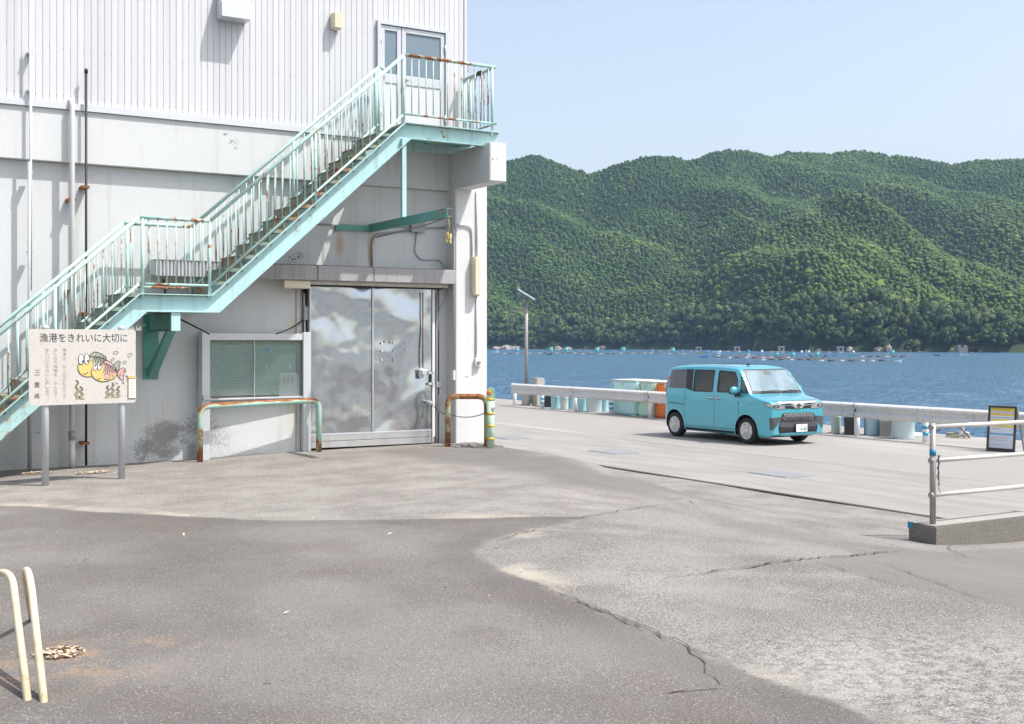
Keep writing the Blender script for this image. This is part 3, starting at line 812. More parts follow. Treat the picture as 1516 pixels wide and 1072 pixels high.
# railings
def rz(X):    # height of the stair line
    if X <= Bp[0]: return Bp[1] - (Bp[0] - X) * RISE / RUN
    if X <= Cp[0]: return Bp[1]
    if X <= Dp[0]: return Cp[1] + (X - Cp[0]) * RISE / RUN
    return Dp[1]
HB, HT = .125, .985
x_low = 1.30
balu = MB().tube([(0, 0, 0), (0, 0, 1)], .0085, 6).build('baluster', BALU, st, origin=(0, 0, 0))
first = [True]
def railing(Y, x_end, name, posts):
    o = empty(name, (4.1, Y, 2), st)
    pts = [(x_low - .12, Y, rz(x_low - .12) + HT), (Bp[0] - .0, Y, Bp[1] + HT), (Cp[0] - .02, Y, Cp[1] + HT), (Dp[0], Y, Dp[1] + HT)]
    if x_end > Dp[0] + .1: pts.append((x_end, Y, Dp[1] + HT))
    cuts = [[pts[0], pts[1]], [pts[1], pts[2]], [pts[2], pts[3]]] + ([[pts[3], pts[4]]] if len(pts) > 4 else [])
    for k, sgm in enumerate(cuts):
        MB().tube(sgm, .0245, 10).build('top_rail', TEAL if k in (0, 2) else RAILR, o)
        a, b = Vector(sgm[0]), Vector(sgm[1]); dz = Vector((0, 0, HB - HT))
        MB().tube([a + dz, b + dz], .0165, 8).build('bottom_rail', TEAL if k in (0, 2) else RAILR, o)
    for X in posts:
        MB().tube([(X, Y, rz(X) - .06), (X, Y, rz(X) + HT)], .0215, 10).build('post', TEAL, o)
    segs = [(x_low, Bp[0], .1095), (Bp[0], Cp[0], .117), (Cp[0], Dp[0], .1095), (Dp[0], x_end, .1165)]
    for a, b, d in segs:
        if b - a < .2: continue
        n = int(round((b - a) / d)); d = (b - a) / n
        for i in range(1, n):
            X = a + i * d
            if any(abs(X - q) < .03 for q in posts): continue
            if first[0]:
                balu.parent = o; balu.location = Vector((X, Y, rz(X) + HB)) - WO[o.name]; balu.scale = (1, 1, HT - HB); first[0] = False
            else: copy_to(balu, (X + R.uniform(-.003, .003), Y, rz(X) + HB), o, (1, 1, HT - HB))
    return o
railing(YO + .02, 8.955, 'railing', (1.35, 2.626, 3.695, 4.57, 6.064, 7.42, 8.90))
ri = railing(YI - .03, 7.43, 'railing', (1.35, 2.626, 3.70, 4.564, 6.07, 7.38, 7.43))
MB().tube(arc_path([(7.43, YI - .03, Dp[1] + HT), (7.5, YI - .03, Dp[1] + HT - .005), (7.52, YI - .03, Dp[1] + HT - .07)], .04), .0245, 10).build('rail_end', TEAL, ri)
re_ = empty('railing', (8.95, 16.1, 5.4), st)
MB().tube([(8.955, YO + .02, Dp[1] + HT), (8.955, W - .17, Dp[1] + HT)], .0245, 10).build('top_rail', RAILR, re_)
MB().tube([(8.955, YO - .02, Dp[1] + HB), (8.955, W - .17, Dp[1] + HB)], .0165, 8).build('bottom_rail', RAILR, re_)
for yy in (W - .18, W - .40): MB().tube([(8.955, yy, Dp[1] - .1), (8.955, yy, Dp[1] + HT)], .0215, 10).build('post', TEAL, re_)
for i in range(1, 9): copy_to(balu, (8.955, YO + .02 + i * .1165, Dp[1] + HB), re_, (1, 1, HT - HB))
MB().box((8.93, 15.98, 6.37), (8.98, 16.12, 6.43)).build('tied_cloth', BLACK, re_)
# bracket under the lower landing
bk = empty('bracket', (4.1, W, 1.7), st)
MB().box((3.98, W - .025, 1.70), (4.19, W - .002, 2.60)).build('wall_plate', TEALD, bk)
a = MB(); a.box((4.06, YO + .0, 2.37), (4.075, W - .026, 2.605)); a.box((4.06, YO, 2.365), (4.17, W - .026, 2.378)); a.box((4.06, YO, 2.596), (4.17, W - .026, 2.608)); a.build('arm', TEALD, bk)
MB().box((4.055, YO - .012, 2.362), (4.175, YO, 2.609)).build('end_plate', TEALB, bk, bevel=.004)
a = MB(); a.prism([(4.045, W - .03, 1.72), (4.045, W - .03, 1.86), (4.045, YO + .26, 2.363), (4.045, YO + .14, 2.363)], (.012, 0, 0)); a.prism([(4.057, W - .03, 1.72), (4.057, W - .03, 1.735), (4.057, YO + .15, 2.363), (4.057, YO + .14, 2.363)], (.10, 0, 0)); a.build('brace', TEALD, bk)
for zz in (2.0, 2.3):
    for xx in (4.01, 4.16): MB().lathe((xx, W - .026, zz), [(.014, 0), (.014, .012)], 6, axis=(0, -1, 0)).build('bolt', TEALD, bk)
# post under the upper landing and the cantilever it stands on
MB().box((7.385, YO - .01, 4.035), (7.45, YO + .055, Dp[1] - .235)).build('support_post', TEALB, st)
cb = empty('cantilever', (7.42, W, 3.9), st)
a = MB(); a.box((7.385, 14.16, 3.912), (7.393, W + .0, 4.03)); a.box((7.393, 14.16, 3.912), (7.455, W + .0, 3.921)); a.box((7.393, 14.16, 4.021), (7.455, W + .0, 4.03)); a.build('channel', TEALD, cb)
MB().box((6.86, W - .06, 3.92), (7.385, W - .005, 4.0)).build('wall_strut', TEALD, cb)
MB().box((6.83, W - .07, 3.90), (6.88, W, 3.99)).build('wall_plate', TEALD, cb)
MB().tube([(7.46, 14.25, 3.92), (7.43, 14.9, 3.86), (7.40, 15.7, 3.83), (7.5, W - .03, 3.84)], .013, 6).build('cable', GRY, cb)
mb = MB(); mb.tube([(7.44, 14.22, 3.90), (7.45, 14.21, 3.80), (7.44, 14.22, 3.70)], .006, 5)
for i in range(10): mb.obox((7.44 + R.uniform(-.03, .03), 14.22 + R.uniform(-.03, .03), 3.69 - i * .012), (.015, .01, 0), (-.006, .01, 0), (0, .004, .025))
mb.build('dangling_rope', mk('rope_yellow', (.50, .42, .18), .9, vary=.4, vs=40), cb)

# ================================================================== SIGN ABOUT THE HARBOUR
sg = empty('harbour_sign', (2.8, 14.6, .55))
tag(sg, 'crazed white board with cartoon fish and Japanese lettering on two grey posts', 'sign')
pL = onG(67, 719); pR = onG(180, 709)
e = Vector((pR.x - pL.x, pR.y - pL.y, 0)).normalized(); nrm = Vector((e.y, -e.x, 0)); UP = Vector((0, 0, 1))
for p in (pL, pR):
    MB().tube([p + Vector((0, 0, -.05)), Vector((p.x, p.y, onP(70, 484, p, nrm).z))], .041, 16).build('post', GALV, sg)
    MB().lathe((p.x, p.y, onP(70, 484, p, nrm).z), [(.044, -.03), (.044, 0), (.035, .012), (.005, .018)], 16).build('post_cap', GALV, sg)
fp = pL + nrm * .058
bl = onP(43, 601, fp, nrm); br = onP(201, 600, fp, nrm); tl = onP(43, 487, fp, nrm)
SW = (br - bl).dot(e); SH = tl.z - bl.z
bl = bl.copy()
g = G('crazed_board')
cr = g.vor(26, g.math('ADD', 0, 0) if False else None, 'DISTANCE_TO_EDGE').outputs['Distance']
cr2 = g.vor(70, None, 'DISTANCE_TO_EDGE').outputs['Distance']
c = g.mix(g.noise(2.2, 4), (.53, .50, .45), (.59, .575, .56))
c = g.mix(g.math('MULTIPLY', g.step(cr, .045, .0), .45), c, (.27, .22, .18))
c = g.mix(g.math('MULTIPLY', g.step(cr2, .05, .0), .25), c, (.40, .35, .28))
g.col(c); g.rough(.55)
def SP(u, v, d=0.0): return bl + e * u + UP * v + nrm * d
rr = .03; ol = []
for cx, cy, a0 in ((rr, rr, 180), (SW - rr, rr, 270), (SW - rr, SH - rr, 0), (rr, SH - rr, 90)):
    for k in range(5):
        q = math.radians(a0 + k * 22.5); ol.append(SP(cx + rr * math.cos(q), cy + rr * math.sin(q)))
MB().prism(ol, nrm * -.012).build('board', g.m, sg)
# traced in the coordinates of an enlarged view of the board
def CP(a, b, d=.0015): return SP((a - 25) / 1305 * SW, (1000 - b) / 945 * SH, d)
def flat(name, pts, mat, d, par=sg): return MB().prism([CP(a, b, d) for a, b in pts], nrm * .001).build(name, mat, par)
def line(name, pts, mat, wd, d, closed=False, par=sg):
    P = [Vector((a, b, 0)) for a, b in pts]; n = len(P); L = []; Rr = []
    for i in range(n):
        t = (P[(i + 1) % n if closed else min(i + 1, n - 1)] - P[(i - 1) % n if closed else max(i - 1, 0)]).normalized(); m = Vector((-t.y, t.x, 0))
        L.append(P[i] + m * wd / 2); Rr.append(P[i] - m * wd / 2)
    mb = MB(); vs = [CP(p.x, p.y, d) for p in L] + [CP(p.x, p.y, d) for p in Rr]
    mb.add(vs, [(i, (i + 1) % n, n + (i + 1) % n, n + i) for i in range(n if closed else n - 1)])
    return mb.build(name, mat, par)
def ell(cx, cy, rx, ry, n=18, a0=0, a1=360, rot=0):
    cr_, sr_ = math.cos(math.radians(rot)), math.sin(math.radians(rot))
    out = []
    for k in range(n if a1 - a0 >= 360 else n + 1):
        q = math.radians(a0 + (a1 - a0) * k / n); x_, y_ = rx * math.cos(q), ry * math.sin(q); out.append((cx + x_ * cr_ - y_ * sr_, cy + x_ * sr_ + y_ * cr_))
    return out
text_obj('lettering', '漁港をきれいに大切に', .1, INK, CP(145, 218), e, UP, sg, bold=.0005, fit=(1075 / 1305 * SW, 112 / 945 * SH))
def vtext(s, a, b0, b1, width, col=INK):
    n = len(s); hh = (b1 - b0) / n
    for i, ch in enumerate(s):
        if ch == ' ': continue
        if ch in '、。': text_obj('lettering', ch, .03, col, CP(a + width * .45, b0 + (i + .55) * hh), e, UP, sg, fit=(width * .3 / 1305 * SW, hh * .3 / 945 * SH))
        else: text_obj('lettering', ch, .03, col, CP(a - width / 2, b0 + (i + .94) * hh), e, UP, sg, fit=(width / 1305 * SW, hh * .84 / 945 * SH))
FADED = mk('faded_ink', (.30, .28, .29), .7, vary=.25, vs=40)
vtext('漁港は、みんなのものです', 440, 285, 925, 44, FADED)
vtext('みんなの漁港を みんなで', 335, 290, 905, 46, FADED)
vtext('きれいに大切にしましょう。', 235, 290, 940, 44, FADED)
vtext('三', 120, 550, 630, 66); vtext('重', 118, 700, 780, 66); vtext('県', 118, 845, 920, 66)
YEL = mk('fish_yellow', (.66, .50, .17), .6, vary=.15, vs=30); GRN = mk('fish_green', (.36, .39, .28), .6, vary=.1, vs=30)
PNK = mk('fish_pink', (.58, .36, .32), .6, vary=.12, vs=30); WHT = mk('fish_white', (.78, .77, .75), .6); WEED = mk('weed_green', (.30, .31, .15), .7)
fish = empty('fish_drawing', SP(.7, .5), sg)
B1 = [(605, 500), (603, 560), (625, 610), (660, 640), (710, 657), (770, 655), (800, 600), (800, 480), (755, 400), (740, 480), (660, 490)]
G1 = [(740, 405), (765, 370), (800, 342), (840, 345), (900, 370), (950, 410), (955, 445), (905, 470), (880, 500), (790, 500), (765, 460)]
flat('fish_body', B1, YEL, .0012, fish); flat('fish_back', G1, GRN, .0016, fish)
flat('tail_fin', [(1040, 520), (1075, 475), (1105, 455), (1130, 465), (1125, 520), (1110, 570), (1085, 560)], GRN, .0016, fish)
B2 = [(775, 550), (762, 610), (785, 660), (830, 700), (900, 722), (980, 712), (1050, 680), (1095, 625), (1060, 560), (1000, 540), (905, 500), (850, 560), (800, 560)]
flat('fish_body', B2, YEL, .0022, fish)
flat('fish_back', [(905, 485), (925, 455), (965, 448), (1010, 475), (1050, 525), (1098, 605), (1060, 635), (1000, 630), (940, 620), (915, 560)], PNK, .0028, fish)
flat('tail_fin', [(1085, 615), (1120, 570), (1165, 545), (1195, 560), (1180, 620), (1165, 715), (1130, 690), (1100, 650)], PNK, .0028, fish)
flat('side_fin', [(920, 630), (965, 618), (1005, 640), (1000, 675), (970, 697), (925, 690)], PNK, .0034, fish)
for cx, cy, rx, ry in ((643, 435, 32, 66), (712, 430, 30, 66), (815, 528, 25, 48), (866, 525, 24, 48)):
    flat('fish_eye', ell(cx, cy, rx, ry), WHT, .0038, fish); line('outline', ell(cx, cy, rx, ry, 22), INK, 8, .005, True, fish)
for cx, cy in ((660, 462), (724, 455), (818, 512), (872, 510)): flat('pupil', ell(cx, cy, 10, 17, 10), INK, .0052, fish)
line('outline', B1[10:] + B1[:6], INK, 9, .005, False, fish); line('outline', G1[:8], INK, 9, .005, False, fish)
line('outline', B2[:9], INK, 9, .005, False, fish)
line('outline', [(905, 485), (925, 455), (965, 448), (1010, 475), (1050, 525), (1098, 605)], INK, 9, .005, False, fish)
line('outline', [(1085, 615), (1120, 570), (1165, 545), (1195, 560), (1180, 620), (1165, 715), (1130, 690), (1100, 650)], INK, 8, .005, True, fish)
line('outline', [(1040, 520), (1075, 475), (1105, 455), (1130, 465), (1125, 520), (1110, 575)], INK, 8, .005, False, fish)
line('outline', [(920, 630), (965, 618), (1005, 640), (1000, 675), (970, 697), (925, 690)], INK, 7, .005, False, fish)
line('outline', [(665, 615), (700, 622), (728, 590)], INK, 8, .005, False, fish); line('outline', [(835, 685), (860, 690), (880, 672)], INK, 7, .005, False, fish)
line('outline', [(740, 400), (860, 408), (950, 440)], INK, 8, .005, False, fish); line('outline', [(885, 490), (960, 495), (1040, 545)], INK, 8, .005, False, fish)
for k in range(5):
    a = 780 + 32 * k; line('scale_line', [(a, 385 + 4 * k), (a + 35, 430 + 4 * k), (a + 45, 470)], INK, 5, .005, False, fish); line('scale_line', [(a + 50, 365 + 10 * k), (a + 25, 420 + 8 * k), (a - 5, 465)], INK, 5, .005, False, fish)
for k in range(6):
    a = 925 + 26 * k; line('scale_line', [(a, 470 + 18 * k), (a + 25, 540 + 12 * k), (a + 15, 610)], INK, 6, .005, False, fish); line('scale_line', [(a + 45, 480 + 18 * k), (a + 5, 560 + 8 * k), (a - 15, 612)], INK, 6, .005, False, fish)
for pts in ([(1115, 640), (1150, 610), (1180, 575)], [(1115, 650), (1145, 650), (1172, 645)], [(1085, 545), (1100, 510), (1112, 475)]): line('fin_line', pts, INK, 5, .005, False, fish)
for cx, cy, rx, ry, ro in ((1072, 350, 32, 17, -15), (1252, 385, 30, 20, -40), (1035, 442, 20, 14, -45), (1185, 478, 23, 16, -15), (1195, 592, 12, 9, 0), (1210, 658, 10, 10, 0), (1168, 740, 13, 9, 0), (1085, 748, 10, 8, 0), (1033, 650, 9, 7, 0), (1033, 742, 7, 7, 0)):
    line('bubble', ell(cx, cy, rx, ry, 14, rot=ro), INK, 5, .004, True, fish)
for a, t0, b0 in ((590, 695, 940), (645, 770, 940), (970, 770, 935), (1030, 745, 930), (1100, 780, 930)):
    n = 12; P = [(a + 16 * math.sin(k * 1.35 + a), t0 + (b0 - t0) * k / n) for k in range(n + 1)]
    w1 = [(x - 3 - 1.3 * k, y) for k, (x, y) in enumerate(P)]; w2 = [(x + 3 + 1.1 * k, y) for k, (x, y) in enumerate(P)]
    line('seaweed', P, WEED, 18, .002, False, fish); line('seaweed', w1, INK, 5, .004, False, fish); line('seaweed', [(x + 6, y) for x, y in w2], INK, 5, .004, False, fish)
# narrow thermometer-like plate hanging on the board's right edge
pl = empty('name_plate', CP(1280, 950), sg)
flat('plate_backing', [(1225, 655), (1330, 655), (1330, 945), (1225, 945)], mk('plate_wood', (.58, .42, .16), .6), .004, pl)
MB().prism([CP(a, b, .012) for a, b in ((1238, 690), (1322, 690), (1322, 938), (1238, 938))], nrm * .002).build('plate_face', WHITEP, pl)
MB().prism([CP(a, b, .006) for a, b in ((1225, 655), (1330, 655), (1330, 685), (1225, 685))], nrm * .012).build('plate_clip', mk('plate_brass', (.55, .42, .18), .5), pl)
MB().prism([CP(a, b, .006) for a, b in ((1228, 688), (1328, 688), (1328, 942), (1228, 942))], nrm * .005).build('plate_block', mk('plate_wood', (.58, .42, .16), .6), pl)
for k in range(5): line('plate_mark', ell(1280, 735 + 42 * k, 11, 8, 10, 20, 330), FADED, 6, .0150, False, pl)

# ================================================================== NOTICE BOARD
nb = empty('notice_board', (5.4, 16.2, .56))
tag(nb, 'aluminium glass-fronted notice board with ruled green panel on two legs', 'notice board')
qL = onG(307, 680); qR = onG(453, 668)
ne = Vector((qR.x - qL.x, qR.y - qL.y, 0)).normalized(); nn = Vector((ne.y, -ne.x, 0))
f0 = qL + nn * .05
def NPt(px, py, d=0.0): return onP(px, py, f0, nn) + nn * d
def nbox(px0, py0, px1, py1, d0, d1, name, mat, par=nb, bevel=0):
    a = onP(px0, py1, f0, nn); b = onP(px1, py0, f0, nn); u = (b - a).dot(ne); h_ = b.z - a.z
    return MB().obox(a + ne * u / 2 + UP * h_ / 2 + nn * (d0 + d1) / 2, ne * u / 2, nn * abs(d1 - d0) / 2, UP * h_ / 2).build(name, mat, par, bevel=bevel)
for px0, px1, base, tp in ((298.5, 310.5, 684, 491), (448.5, 460, 670, 492)):
    a = onP(px0, base, f0, nn); b = onP(px1, tp, f0, nn); g0 = gz(a.x, a.y) - .02
    u = (b - a).dot(ne)
    MB().obox(a + ne * u / 2 - nn * .06 + UP * ((g0 + b.z) / 2 - a.z), ne * u / 2, nn * .075, UP * (b.z - g0) / 2).build('leg', ALU, nb, bevel=.004)
nbox(310.5, 494, 448.5, 503.5, -.12, .0, 'top_frame', ALU, bevel=.003)
nbox(310.5, 586.5, 448.5, 593, -.12, .0, 'bottom_frame', ALU, bevel=.003)
g = G('green_felt'); c = g.mix(g.noise(3, 4, g.vmul(g.pos, (1, 1, 4))), (.38, .50, .41), (.48, .60, .47)); c = g.mix(g.math('MULTIPLY', g.step(g.noise(1.5, 3, g.vmul(g.pos, (2, 2, 9))), .5, .65), .3), c, (.30, .43, .37)); g.col(c); g.rough(.8)
nbox(310.5, 503, 448.5, 587, -.118, -.10, 'felt_panel', g.m)
CHALK = mk('chalk_line', (.56, .66, .58), .8, vary=.15, vs=40)
for k in range(20):
    yy = 513 + k * 3.72; nbox(313, yy, 442, yy + .32, -.0995, -.0985, 'ruled_line', CHALK)
for xx in (313, 328.5, 378, 393.5, 441): nbox(xx, 506, xx + .4, 586, -.0985, -.0975, 'ruled_line', CHALK)
CHK = mk('chalk_letters', (.66, .70, .67), .8)
for xx, ch in ((348.5, '航'), (363, '港'), (377, '日'), (391, '予'), (404, '定')):
    a = NPt(xx, 508.5, -.097); text_obj('lettering', ch, .04, CHK, a, ne, UP, nb, fit=(.038, .034))
for px0, py0, txt in ((317, 513, '区域'), (382, 513, '区域')):
    for k, ch in enumerate(txt): text_obj('lettering', ch, .03, CHK, NPt(px0 + k * 5.5, py0, -.097), ne, UP, nb, fit=(.04, .036))
for px0, py0 in ((315, 536), (325, 536), (315, 562), (315, 566), (325, 562), (325, 566), (380, 525), (390, 525), (380, 533), (390, 533), (380, 540), (390, 540), (380, 556), (390, 556), (380, 561), (390, 561), (385, 563), (385, 568)):
    nbox(px0, py0 - 2.6, px0 + 2.6, py0, -.097, -.095, 'name_card', CHK)
PAPER = mk('paper', (.80, .80, .79), .7, vary=.03)
nbox(396, 515.5, 402.5, 521, -.097, -.095, 'blue_card', mk('blue_card', (.14, .42, .70), .6))
mb = MB(); n = 10; vs = []
for i in range(n + 1):
    for j in range(n + 1):
        u, v = i / n, j / n; px_ = 418.5 + (446.5 - 418.5) * u; py_ = 552 + (588 - 552) * v
        curl = .05 * max(0, (u - .55)) * v * 1.6
        vs.append(NPt(px_ - 2 * v * (u < .2), py_, -.09 + curl))
mb.add(vs, [(i * (n + 1) + j, i * (n + 1) + j + 1, (i + 1) * (n + 1) + j + 1, (i + 1) * (n + 1) + j) for i in range(n) for j in range(n)], True)
mb.build('paper_notice', PAPER, nb)
GRYINK = mk('grey_print', (.55, .56, .58), .7)
for k in range(3):
    for j in range(5): nbox(423 + 6 * k, 555.5 + j * 2.6, 426.5 + 6 * k, 557.2 + j * 2.6, -.086, -.085, 'print_block', GRYINK)
for pts in (((396.5, 541), (399, 545.5)), ((431.5, 540), (436, 545.5))):
    nbox(pts[0][0], pts[0][1] - 2, pts[0][0] + 2.2, pts[1][1], -.097, -.094, 'tape_corner', PAPER); nbox(pts[0][0], pts[1][1] - 2.2, pts[0][0] + 4.5, pts[1][1], -.0965, -.0935, 'tape_corner', PAPER)
nbox(339, 512, 359, 513.3, -.097, -.095, 'chalk_rail', CHK)
g = G('pane_glass'); g.n.remove(g.b)
tr = g.new('ShaderNodeBsdfTransparent'); tr.inputs[0].default_value = (.93, .97, .96, 1); gl = g.new('ShaderNodeBsdfGlossy'); gl.inputs['Roughness'].default_value = .03
fr = g.new('ShaderNodeFresnel'); fr.inputs[0].default_value = 1.6
ms = g.new('ShaderNodeMixShader'); g.l.new(g.math('MULTIPLY_ADD', fr.outputs[0], .8, .03), ms.inputs[0]); g.l.new(tr.outputs[0], ms.inputs[1]); g.l.new(gl.outputs[0], ms.inputs[2]); g.l.new(ms.outputs[0], g.out.inputs[0])
PANE = g.m
nbox(310.5, 503.5, 379.5, 586.5, -.036, -.032, 'glass_pane', PANE); nbox(377.5, 503.5, 448.5, 586.5, -.026, -.022, 'glass_pane', PANE)
nbox(377, 503.5, 377.9, 590, -.022, -.014, 'pane_edge', GALV)
p = NPt(380, 590.5, .0); MB().lathe(p, [(.010, 0), (.010, .012)], 10, axis=nn).build('lock', GRY, nb)
nbox(299.5, 585, 310, 592.5, .016, .05, 'lock_box', GALV)

# ================================================================== PIPE BARRIERS, BOLLARD, CHAIN
def upipe(pa, pb, h, r, rad, mat, name='pipe_barrier', bands=()):
    o = empty(name, (pa + pb) / 2)
    za, zb = pa.z, pb.z
    pts = [pa + UP * -.05, Vector((pa.x, pa.y, za + h)), Vector((pb.x, pb.y, zb + h)), pb + UP * -.05]
    MB().tube(arc_path(pts, rad, 10), r, 16).build('bent_pipe', mat, o)
    return o
def rust_pipe(name, c, amt, rs_, toprust):
    g = G(name)
    rn = g.noise(rs_, 6, rough=.68); big = g.noise(rs_ * .2, 2)
    rn = g.math('ADD', g.math('MULTIPLY', rn, .65), g.math('MULTIPLY', big, .35))
    sp = g.new('ShaderNodeSeparateXYZ'); g.l.new(g._p.outputs['Normal'] if g._p else g.pos.node.outputs['Normal'], sp.inputs[0])
    rn = g.math('MULTIPLY_ADD', g.math('MAXIMUM', sp.outputs[2], 0), toprust, rn)
    sp2 = g.new('ShaderNodeSeparateXYZ'); g.l.new(g.pos, sp2.inputs[0])
    rn = g.math('MULTIPLY_ADD', g.step(sp2.outputs[2], .95, .62), .10, rn)
    m = g.step(rn, amt, amt + .05); ha = g.step(rn, amt - .06, amt)
    c2 = g.mix(g.math('MULTIPLY', ha, .5), g.mix(g.noise(5, 3), c, tuple(x * .8 for x in c)), (.50, .42, .22))
    g.col(g.mix(m, c2, g.ramp(g.noise(rs_ * 4, 5), RUST))); g.rough(g.math('MULTIPLY_ADD', m, .35, .5)); g.bump(g.math('MULTIPLY', g.noise(60, 4), m), .3, .006)
    return g.m
b1 = upipe(onG(296, 684), onG(472, 669), .765, .042, .14, rust_pipe('barrier_paint', (.36, .58, .50), .53, 5, .30))
tag(b1, 'rust-topped pale green bent pipe barrier in front of the notice board', 'barrier')
b2 = upipe(Vector((8.41, 16.09, gz(8.41, 16.09))), Vector((8.93, 15.80, gz(8.93, 15.80))), .77, .043, .15, rust_pipe('barrier_rusty', (.40, .46, .26), .45, 5, .08))
tag(b2, 'heavily rusted orange-brown bent pipe barrier before the white corner pillar', 'barrier')
bo = Vector((8.86, 15.56, gz(8.86, 15.56)))
bl_ = empty('bollard', bo); tag(bl_, 'mint green bollard with yellow bands and orange reflector by the pillar', 'bollard')
MINT = mk('mint_paint', (.46, .66, .50), .45, vary=.06, vs=6, streak=.15)
MB().lathe(bo - UP * .05, [(.058, 0), (.058, .79)], 24).build('body', MINT, bl_)
MINTD = mk('mint_cap', (.36, .54, .30), .5, vary=.1, vs=10)
e2 = Vector((C_, -S_, 0)); f2 = Vector((S_, C_, 0))
vs = MB(); prof = [(-.06, .73), (-.06, .86)] + [(.06 * math.cos(q), .855 + .06 * math.sin(q)) for q in np.linspace(math.pi, 0, 9)] + [(.06, .73)]
vs.prism([bo + e2 * a - f2 * .045 + UP * b for a, b in prof], f2 * .09); vs.build('cap', MINTD, bl_, bevel=.01, seg=2)
MB().lathe(bo + UP * .72, [(.0605, 0), (.0605, .035)], 24).build('collar', mk('yellow_band', (.62, .42, .03), .5, vary=.1), bl_)
for zz in (.50, .315, .12): MB().lathe(bo + UP * zz, [(.0592, 0), (.0592, .04)], 24).build('yellow_band', mk('yellow_band', (.62, .42, .03), .5, vary=.1), bl_)
ORG = mk('orange_reflector', (.75, .16, .03), .35, vary=.1, coat=.5)
MB().lathe(bo + e2 * -.022 - f2 * .046 + UP * .84, [(.034, 0), (.034, .012), (.02, .018)], 18, axis=-f2).build('reflector', ORG, bl_)
hk = bo + UP * .60 + e2 * .045 - f2 * .045; MB().obox(hk, e2 * .03, f2 * .015, UP * .02).build('hook', GALV, bl_)
# chain from the door hasp past the barrier to the bollard
ch = empty('chain', onY(650, 610, 16.3)); tag(ch, 'thin steel chain slung from the sliding door to the green bollard', 'chain')
P0 = Vector((8.36, dy - .14, 1.265)); P1 = Vector((8.41, 16.045, 1.12)); P2 = hk
def chain(a, b, sag, par):
    L = (b - a).length; n = int(L / .026)
    mb = MB()
    for i in range(n):
        t = (i + .5) / n; c0 = a.lerp(b, t) - UP * sag * 4 * t * (1 - t); c1 = a.lerp(b, t + .01) - UP * sag * 4 * (t + .01) * (1 - t - .01)
        d = (c1 - c0).normalized(); s1 = d.orthogonal().normalized(); s2 = d.cross(s1); x_ = s1 if i % 2 else s2
        mb.tube([c0 + d * .0185 * math.cos(q) + x_ * .008 * math.sin(q) for q in [2 * math.pi * k / 8 for k in range(8)]], .0036, 4, closed=True)
    mb.build('links', CHAINM, par)
chain(P0, P1, .05, ch); chain(P1, P2, .085, ch)

# bent pipes at the lower left edge of the picture
HOOPM = rust_pipe('hoop_paint', (.62, .56, .40), .70, 4, -.02)
def hoop(far, apex, near, label):
    o = empty('pipe_hoop', (near + far) / 2)
    MB().tube(arc_path([far - UP * .04, apex[0], apex[1], near - UP * .04], .22, 12), .0195, 16).build('bent_pipe', mk('hoop_white', (.60, .53, .38), .45, vary=.2, vs=5, streak=.45, scol=(.42, .28, .08), rust=.08, rs=9, bump=.2, bs=60), o)
    tag(o, label, 'barrier')
fa, ne_ = onG(49, 915), onG(67, 1046)
ap = onP(36, 842, fa.lerp(ne_, .42), Vector((S_, C_, 0)))
ap2 = onP(44, 848, fa.lerp(ne_, .62), Vector((S_, C_, 0)))
hoop(fa, (ap, ap2), ne_, 'cream bent pipe hoop beside the dry leaves at lower left')
d_ = onG(43, 1043) - ne_
hoop(fa + d_ * 1.6 - Vector((S_, C_, 0)) * .25, (ap + d_ * 1.4 - Vector((S_, C_, 0)) * .2, ap2 + d_ * 1.25), ne_ + d_, 'outer cream pipe hoop on the very left edge')

# ================================================================== KERB AND HANDRAIL AT THE RIGHT
kc = onG(1385, 806); KX, KY = kc.x, kc.y
kb = empty('kerb', (KX + 2, KY + .2, gz(KX, KY)))
tag(kb, 'dark rough concrete kerb under the steel handrail at right', 'kerb')
kz = gz(KX, KY)
mb = MB(); nseg = 8; vs = []
for i in range(nseg + 1):
    xx = KX + i * (12.2 - KX) / nseg
    for yy, zz in ((KY, -.15), (KY, kz + .19), (KY + .36, kz + .19), (KY + .36, -.15)): vs.append((xx, yy, zz))
mb.add(vs, [(4 * i + j, 4 * i + 4 + j, 4 * i + 5 + j, 4 * i + 1 + j) for i in range(nseg) for j in range(3)] + [(0, 1, 2, 3), (4 * nseg + 3, 4 * nseg + 2, 4 * nseg + 1, 4 * nseg)])
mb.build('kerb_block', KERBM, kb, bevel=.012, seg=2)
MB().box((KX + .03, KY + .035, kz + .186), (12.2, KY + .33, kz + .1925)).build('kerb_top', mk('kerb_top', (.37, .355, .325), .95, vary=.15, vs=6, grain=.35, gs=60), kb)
TAPE = mk('blue_tape', (.01, .22, .36), .45, vary=.08)
MB().box((KX - .003, KY + .30, kz + .13), (KX + .006, KY + .363, kz + .20)).build('blue_tape', TAPE, kb)
hr = empty('handrail', (KX + 1, KY + .1, kz + .19)); tag(hr, 'dull steel handrail with three rails and blue tape on its post', 'handrail')
PY = KY + .13; PX = onY(1381, 778, PY).x
STAIN = mk('weathered_steel', (.33, .32, .30), .5, .3, vary=.2, vs=9, streak=.3, scol=(.28, .26, .23))
zt = onY(1381, 632, PY).z; zm = onY(1381, 682, PY).z; zl = onY(1381, 733, PY).z
for xx in (PX, PX + 1.75):
    MB().tube([(xx, PY, kz + .18), (xx, PY, zt + .035)], .032, 16).build('post', STAIN, hr)
    MB().lathe((xx, PY, zt + .03), [(.0325, 0), (.031, .006), (.02, .01)], 16).build('post_cap', STAIN, hr)
RAILW = mk('rail_steel', (.62, .60, .57), .38, .35, vary=.08, vs=7)
